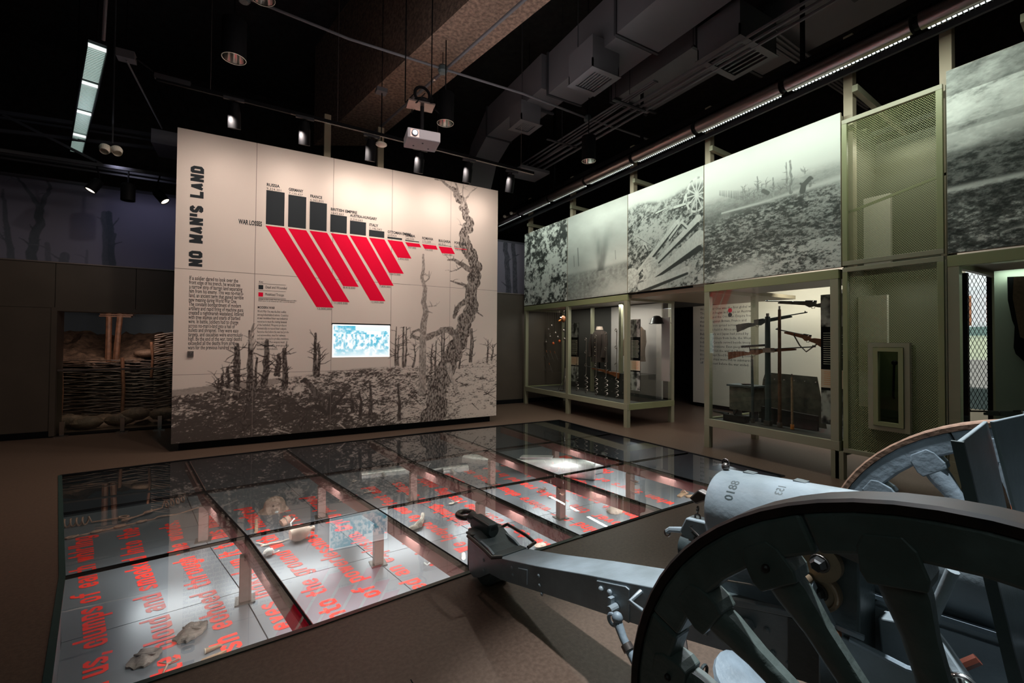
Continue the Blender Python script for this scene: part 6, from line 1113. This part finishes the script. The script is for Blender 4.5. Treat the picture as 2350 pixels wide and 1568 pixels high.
t, p = pit_thing('gauze_roll', 'small crumpled white gauze ball on the pit floor', 'gauze', 616, 1275); MB().ball(p + Vector((0, 0, .035)), .05, 12, 8, (1, 1, .7), .12).build('ball', 'gauze', t, smooth=True); MB().tube([p + Vector((.04, 0, .01)), p + Vector((.08, .02, .008)), p + Vector((.1, .05, .006))], .008, 5).build('loose_end', 'gauze', t)
def lump(nm, lb, cat, px, py, m, dims, seed, rot=0., fold=True, h=0):
    t, p = pit_thing(nm, lb, cat, px, py); r_ = random.Random(seed); vs = []; fs = []; nx, ny = 14, 8; c, s = math.cos(rot), math.sin(rot)
    for lvl in (1, 0):
        for j in range(ny + 1):
            for i in range(nx + 1):
                u, v = i / nx * 2 - 1, j / ny * 2 - 1; k = 1 - .22 * abs(v) ** 2 * (1 + .5 * math.sin(u * 5 + seed)); x = u * dims[0] * k * (1 + .06 * math.sin(v * 9 + seed)); y = v * dims[1] * (1 - .25 * abs(u) ** 3 + .08 * math.sin(u * 7 + seed))
                e = max(0, 1 - max(abs(u), abs(v)) ** 4); z = (dims[2] * (.35 + .65 * e) * (1 + .35 * math.sin(u * 4 + v * 3 + seed)) + r_.uniform(0, .006)) if lvl else .002; vs.append((p.x + c * x - s * y, p.y + s * x + c * y, p.z + z))
    w_ = nx + 1; o2 = w_ * (ny + 1)
    for j in range(ny):
        for i in range(nx): a = j * w_ + i; fs.append((a, a + 1, a + w_ + 1, a + w_)); fs.append((o2 + a, o2 + a + w_, o2 + a + w_ + 1, o2 + a + 1))
    for i in range(nx): fs.append((i, o2 + i, o2 + i + 1, i + 1)); a = ny * w_ + i; fs.append((a, a + 1, o2 + a + 1, o2 + a))
    for j in range(ny): a = j * w_; fs.append((a, a + w_, o2 + a + w_, o2 + a)); a += nx; fs.append((a, o2 + a, o2 + a + w_, a + w_))
    MB().add(vs, fs).build('body', m, t, smooth=True)
    if fold: MB().tube([(p.x + c * u * dims[0] * .8, p.y + s * u * dims[0] * .8, p.z + dims[2] * .95 + .006) for u in (-1, -.5, 0, .5, 1)], [.006, .012, .010, .012, .005], 6).build('fold', m, t, smooth=True)
    return t
lump('leather_scrap', 'torn grey-brown leather scrap near the front edge of the pit', 'leather', 440, 1453, 'old_leather', (.085, .12, .035), 3, -.5)
lump('leather_pouch', 'weathered square leather pouch at the near left of the pit', 'pouch', 332, 1513, 'old_leather', (.085, .10, .028), 8, -.4)
lump('seed_basket', 'flattened tan oval pouch near the right front of the pit', 'pouch', 1410, 1175, 'clay', (.10, .09, .045), 5, .1, fold=False)
t, p = pit_thing('bone_peg', 'small tan bone peg near the front edge, beside the torn scrap', 'peg', 488, 1494); MB().cyl(p + Vector((-.045, -.01, .018)), p + Vector((.05, .02, .012)), .018, 12, .010).build('shaft', 'old_wood', t, smooth=True); MB().torus(p + Vector((-.045, -.01, .018)), (1, .2, 0), .016, .004, 12, 5).build('rim', 'bone', t)
t, p = pit_thing('wood_splinter', 'orange-brown wood splinter at the very front edge of the pit', 'wood', 484, 1515); MB().prism([(-.06, 0), (-.05, .02), (.06, .012), (.09, .002), (.05, -.014)], .002, .022, lambda a, b, z: p + Vector((a, b + a * .3, z))).build('sliver', 'old_wood', t); MB().cyl(p + Vector((-.03, -.02, .02)), p + Vector((.02, .0, .024)), .008, 6).build('chip', 'old_wood', t)
t, p = pit_thing('wire_twig', 'thin bent brown twig at the very front of the pit', 'twig', 372, 1550); MB().tube([p, p + Vector((.02, .06, .03)), p + Vector((.03, .1, .01)), p + Vector((.08, .1, .02))], .006, 6).build('stem', 'rust', t); MB().tube([p + Vector((.02, .06, .03)), p + Vector((-.03, .10, .03))], .004, 5).build('twig', 'rust', t)
t, p = pit_thing('jaw_bone', 'curved tan wooden haft with flared end, centre right of the pit', 'wood', 962, 1206); MB().tube([p + Vector((-.10, -.10, .02)), p + Vector((-.02, -.06, .04)), p + Vector((.05, .05, .035)), p + Vector((.10, .16, .06))], [.020, .045, .028, .024], 8).build('haft', 'bone', t, smooth=True); MB().ball(p + Vector((-.10, -.10, .03)), .04, 10, 6, (1.6, 1, .6), .1).build('flared_end', 'bone', t, smooth=True)
for (nm, lb, cat, px, py, m, L, a, seed) in (('forked_root', 'small brown forked root on the pit floor, far left of the white plates', 'root', 848, 1132, 'bone', .16, .1, 1), ('metal_fork', 'small grey metal fork beside the foot of the third post', 'fork', 990, 1298, 'alu', .14, -.3, 2), ('spoon', 'pale spoon lying in the middle right of the pit', 'spoon', 1045, 1156, 'bone', .15, .2, 3), ('tangled_wire', 'tangled bright wire lying beside a post near the towing eye', 'wire', 1112, 1186, 'alu', .13, .5, 4),
      ('barbed_twig', 'thorny brown twig at the right middle of the pit', 'twig', 1245, 1128, 'rust', .18, .3, 5), ('leaf_scrap', 'small orange scrap on the pit floor left of the tall post', 'scrap', 1262, 1142, 'old_wood', .06, 0, 6), ('clay_chip', 'small tan chip on the pit floor right of the tall post', 'chip', 1313, 1126, 'clay', .05, 0, 7), ('coiled_wire', 'coiled brown wire hook near the front edge beyond the gun trail', 'wire', 1262, 1232, 'rust', .13, -.4, 8), ('nail_row', 'scatter of small dark nails beyond the crossing beam', 'nails', 1192, 1082, 'dark_steel', .09, .1, 9), ('small_stick', 'short dark stick far right on the pit floor', 'stick', 1460, 1110, 'rust', .10, .2, 10), ('pale_shell', 'small pale shell scrap at left behind the root', 'shell', 812, 1108, 'bone', .05, 0, 11), ('cloth_scrap', 'tan crumpled cloth against the front edge behind the gun trail', 'cloth', 1240, 1256, 'clay', .14, .4, 12), ('white_vial', 'small white rolled paper near the front edge by the gun trail', 'paper', 1063, 1281, 'gauze', .09, 1.1, 13), ('shell_splinter', 'short pale splinter beside the second post foot', 'splinter', 783, 1153, 'bone', .06, .2, 14)):
    t, p = pit_thing(nm, lb, cat, px, py); r_ = random.Random(seed); d = Vector((math.cos(a), math.sin(a), 0)); s = Vector((-d.y, d.x, 0)); q = [p + d * L * (k / 5 - .5) + s * r_.uniform(-.015, .015) + Vector((0, 0, .014 + r_.uniform(0, .012))) for k in range(6)]
    if 'paper' in lb: MB().cyl(q[0], q[-1], .022, 12).build('roll', m, t, smooth=True)
    elif 'cloth' in lb or 'scrap' in nm: MB().ball(p + Vector((0, 0, .018)), L * .5, 12, 7, (1, .6, .35), .15).build('body', m, t)
    elif 'chip' in nm: MB().ball(p + Vector((0, 0, .012)), L * .5, 10, 6, (1, .6, .45), .08).build('body', m, t)
    else:
        MB().tube(q, [.010, .009, .008, .010, .007, .004], 6).build('shaft', m, t, smooth=True)
        for k in range(2 if 'spoon' in nm else 5):
            b = q[1 + k % 4]; MB().tube([b, b + s * r_.choice((-1, 1)) * .03 + Vector((0, 0, .02)), b + s * r_.choice((-1, 1)) * .045 + d * .02 + Vector((0, 0, .012))], .004, 5).build('prong', m, t)
        if 'spoon' in nm: MB().ball(q[0], .025, 10, 6, (1.5, 1, .4)).build('bowl', m, t, smooth=True)
t, p = pit_thing('wooden_clogs', 'pair of orange wooden sandals on the pit floor beside the breech', 'shoes', 1580, 1140)
for k, (dx, dy, a) in enumerate(((-.03, .08, .3), (.06, -.05, -.35))):
    o = p + Vector((dx, dy, .02)); d = Vector((math.cos(a), math.sin(a), 0)); s = Vector((-d.y, d.x, 0)); MB().prism([(-.13, -.03), (-.13, .03), (0, .035), (.12, .045), (.14, .0), (.12, -.045), (0, -.035)], 0, .022, lambda u, v, h: o + d * u + s * v + Vector((0, 0, h - .018))).build('sole', 'old_wood', t, bevel=.005); MB().tube([o + s * .045 + d * .05, o + d * .05 + Vector((0, 0, .05)), o - s * .045 + d * .05], .011, 6).build('strap', 'rust', t)
# long pale shells and wing-like plates
t, p = pit_thing('metal_trough', 'white bent metal trough lying in the far middle of the pit', 'metal plate', 885, 1088); a, b = fz_(829, 1096), fz_(938, 1084)
def trough(a, b, wd, hh, name, m, par, n_=10):
    d = (b - a); s = d.normalized().cross(Vector((0, 0, 1))); vs = []; fs = []
    for q in (a, b):
        for lv in (0, 1):
            for k in range(n_ + 1): t_ = PI * k / n_; vs.append(q + s * (wd - .008 * lv) * math.cos(t_) + Vector((0, 0, max(.0, (hh - .008 * lv)) * math.sin(t_) ** .7)))
    m1 = n_ + 1
    for lv in (0, 1):
        for k in range(n_): fs.append((lv * m1 + k, lv * m1 + k + 1, 2 * m1 + lv * m1 + k + 1, 2 * m1 + lv * m1 + k))
    return MB().add(vs, fs).build(name, m, par, smooth=True)
trough(a, b, .085, .085, 'plate', 'alu', t); MB().cyl(a + (b - a) * .42 + Vector((0, -.09, .05)), a + (b - a) * .42 + Vector((0, -.26, .02)), .025, 10).build('spout', 'alu', t)
t, p = pit_thing('metal_trough', 'white bent metal trough right of the first, with a thin arm', 'metal plate', 1045, 1075); a, b = fz_(1015, 1084), fz_(1073, 1078); trough(a, b, .085, .085, 'plate', 'alu', t); MB().cyl(a + Vector((0, 0, .06)), a + Vector((-.30, .0, .06)), .018, 8).build('arm', 'alu', t); MB().tube([a + Vector((-.22, 0, .06)), a + Vector((-.25, .02, .13)), a + Vector((-.20, .03, .17))], .008, 6).build('hook', 'alu', t); MB().cyl(a + (b - a) * .3 + Vector((0, -.08, .05)), a + (b - a) * .3 + Vector((0, -.22, .015)), .025, 8).build('spout', 'alu', t)
t, p = pit_thing('torpedo_body', 'large silvery bomb body with fins lying in the far right of the pit', 'bomb', 1300, 1070)
A, B = fz_(1070, 1058, .10), fz_(1180, 1065, .12); trough(fz_(1066, 1058), fz_(1150, 1066), .12, .13, 'half_shell', 'alu', t)
A, B = fz_(1165, 1062, .14), fz_(1365, 1080, .14); ax2 = (B - A).normalized(); L = (B - A).length
MB().lathe([(0, 0), (.05, .01), (.09, L * .18), (.13, L * .40), (.150, L * .60), (.150, L * .82)], A, ax2, n=28).build('body', 'alu', t, smooth=True); MB().lathe([(.152, L * .82), (.152, L * .98), (.14, L), (0, L)], A, ax2, n=28).build('end_disc', 'alu', t, smooth=True); MB().bar(A + ax2 * L * .18 + Vector((0, .05, .11)), A + ax2 * L * .55 + Vector((0, .05, .15)), .16, .02).build('fin', 'alu', t)
MB().b2((B.x - .05, B.y + .18, PD), (B.x + .35, B.y + .34, PD + .16)).build('end_block', 'alu', t, bevel=.02)
t, p = pit_thing('crushed_shell', 'crumpled dark metal helmet-like wreck beyond the bomb body', 'wreckage', 1395, 1052); MB().ball(p + Vector((0, 0, .07)), .17, 16, 9, (1.2, .8, .7), .10).build('shell', 'gunmetal', t, smooth=True); MB().b2((p.x + .08, p.y - .1, PD + .1), (p.x + .2, p.y + .02, PD + .24)).build('block', 'alu', t, bevel=.01)
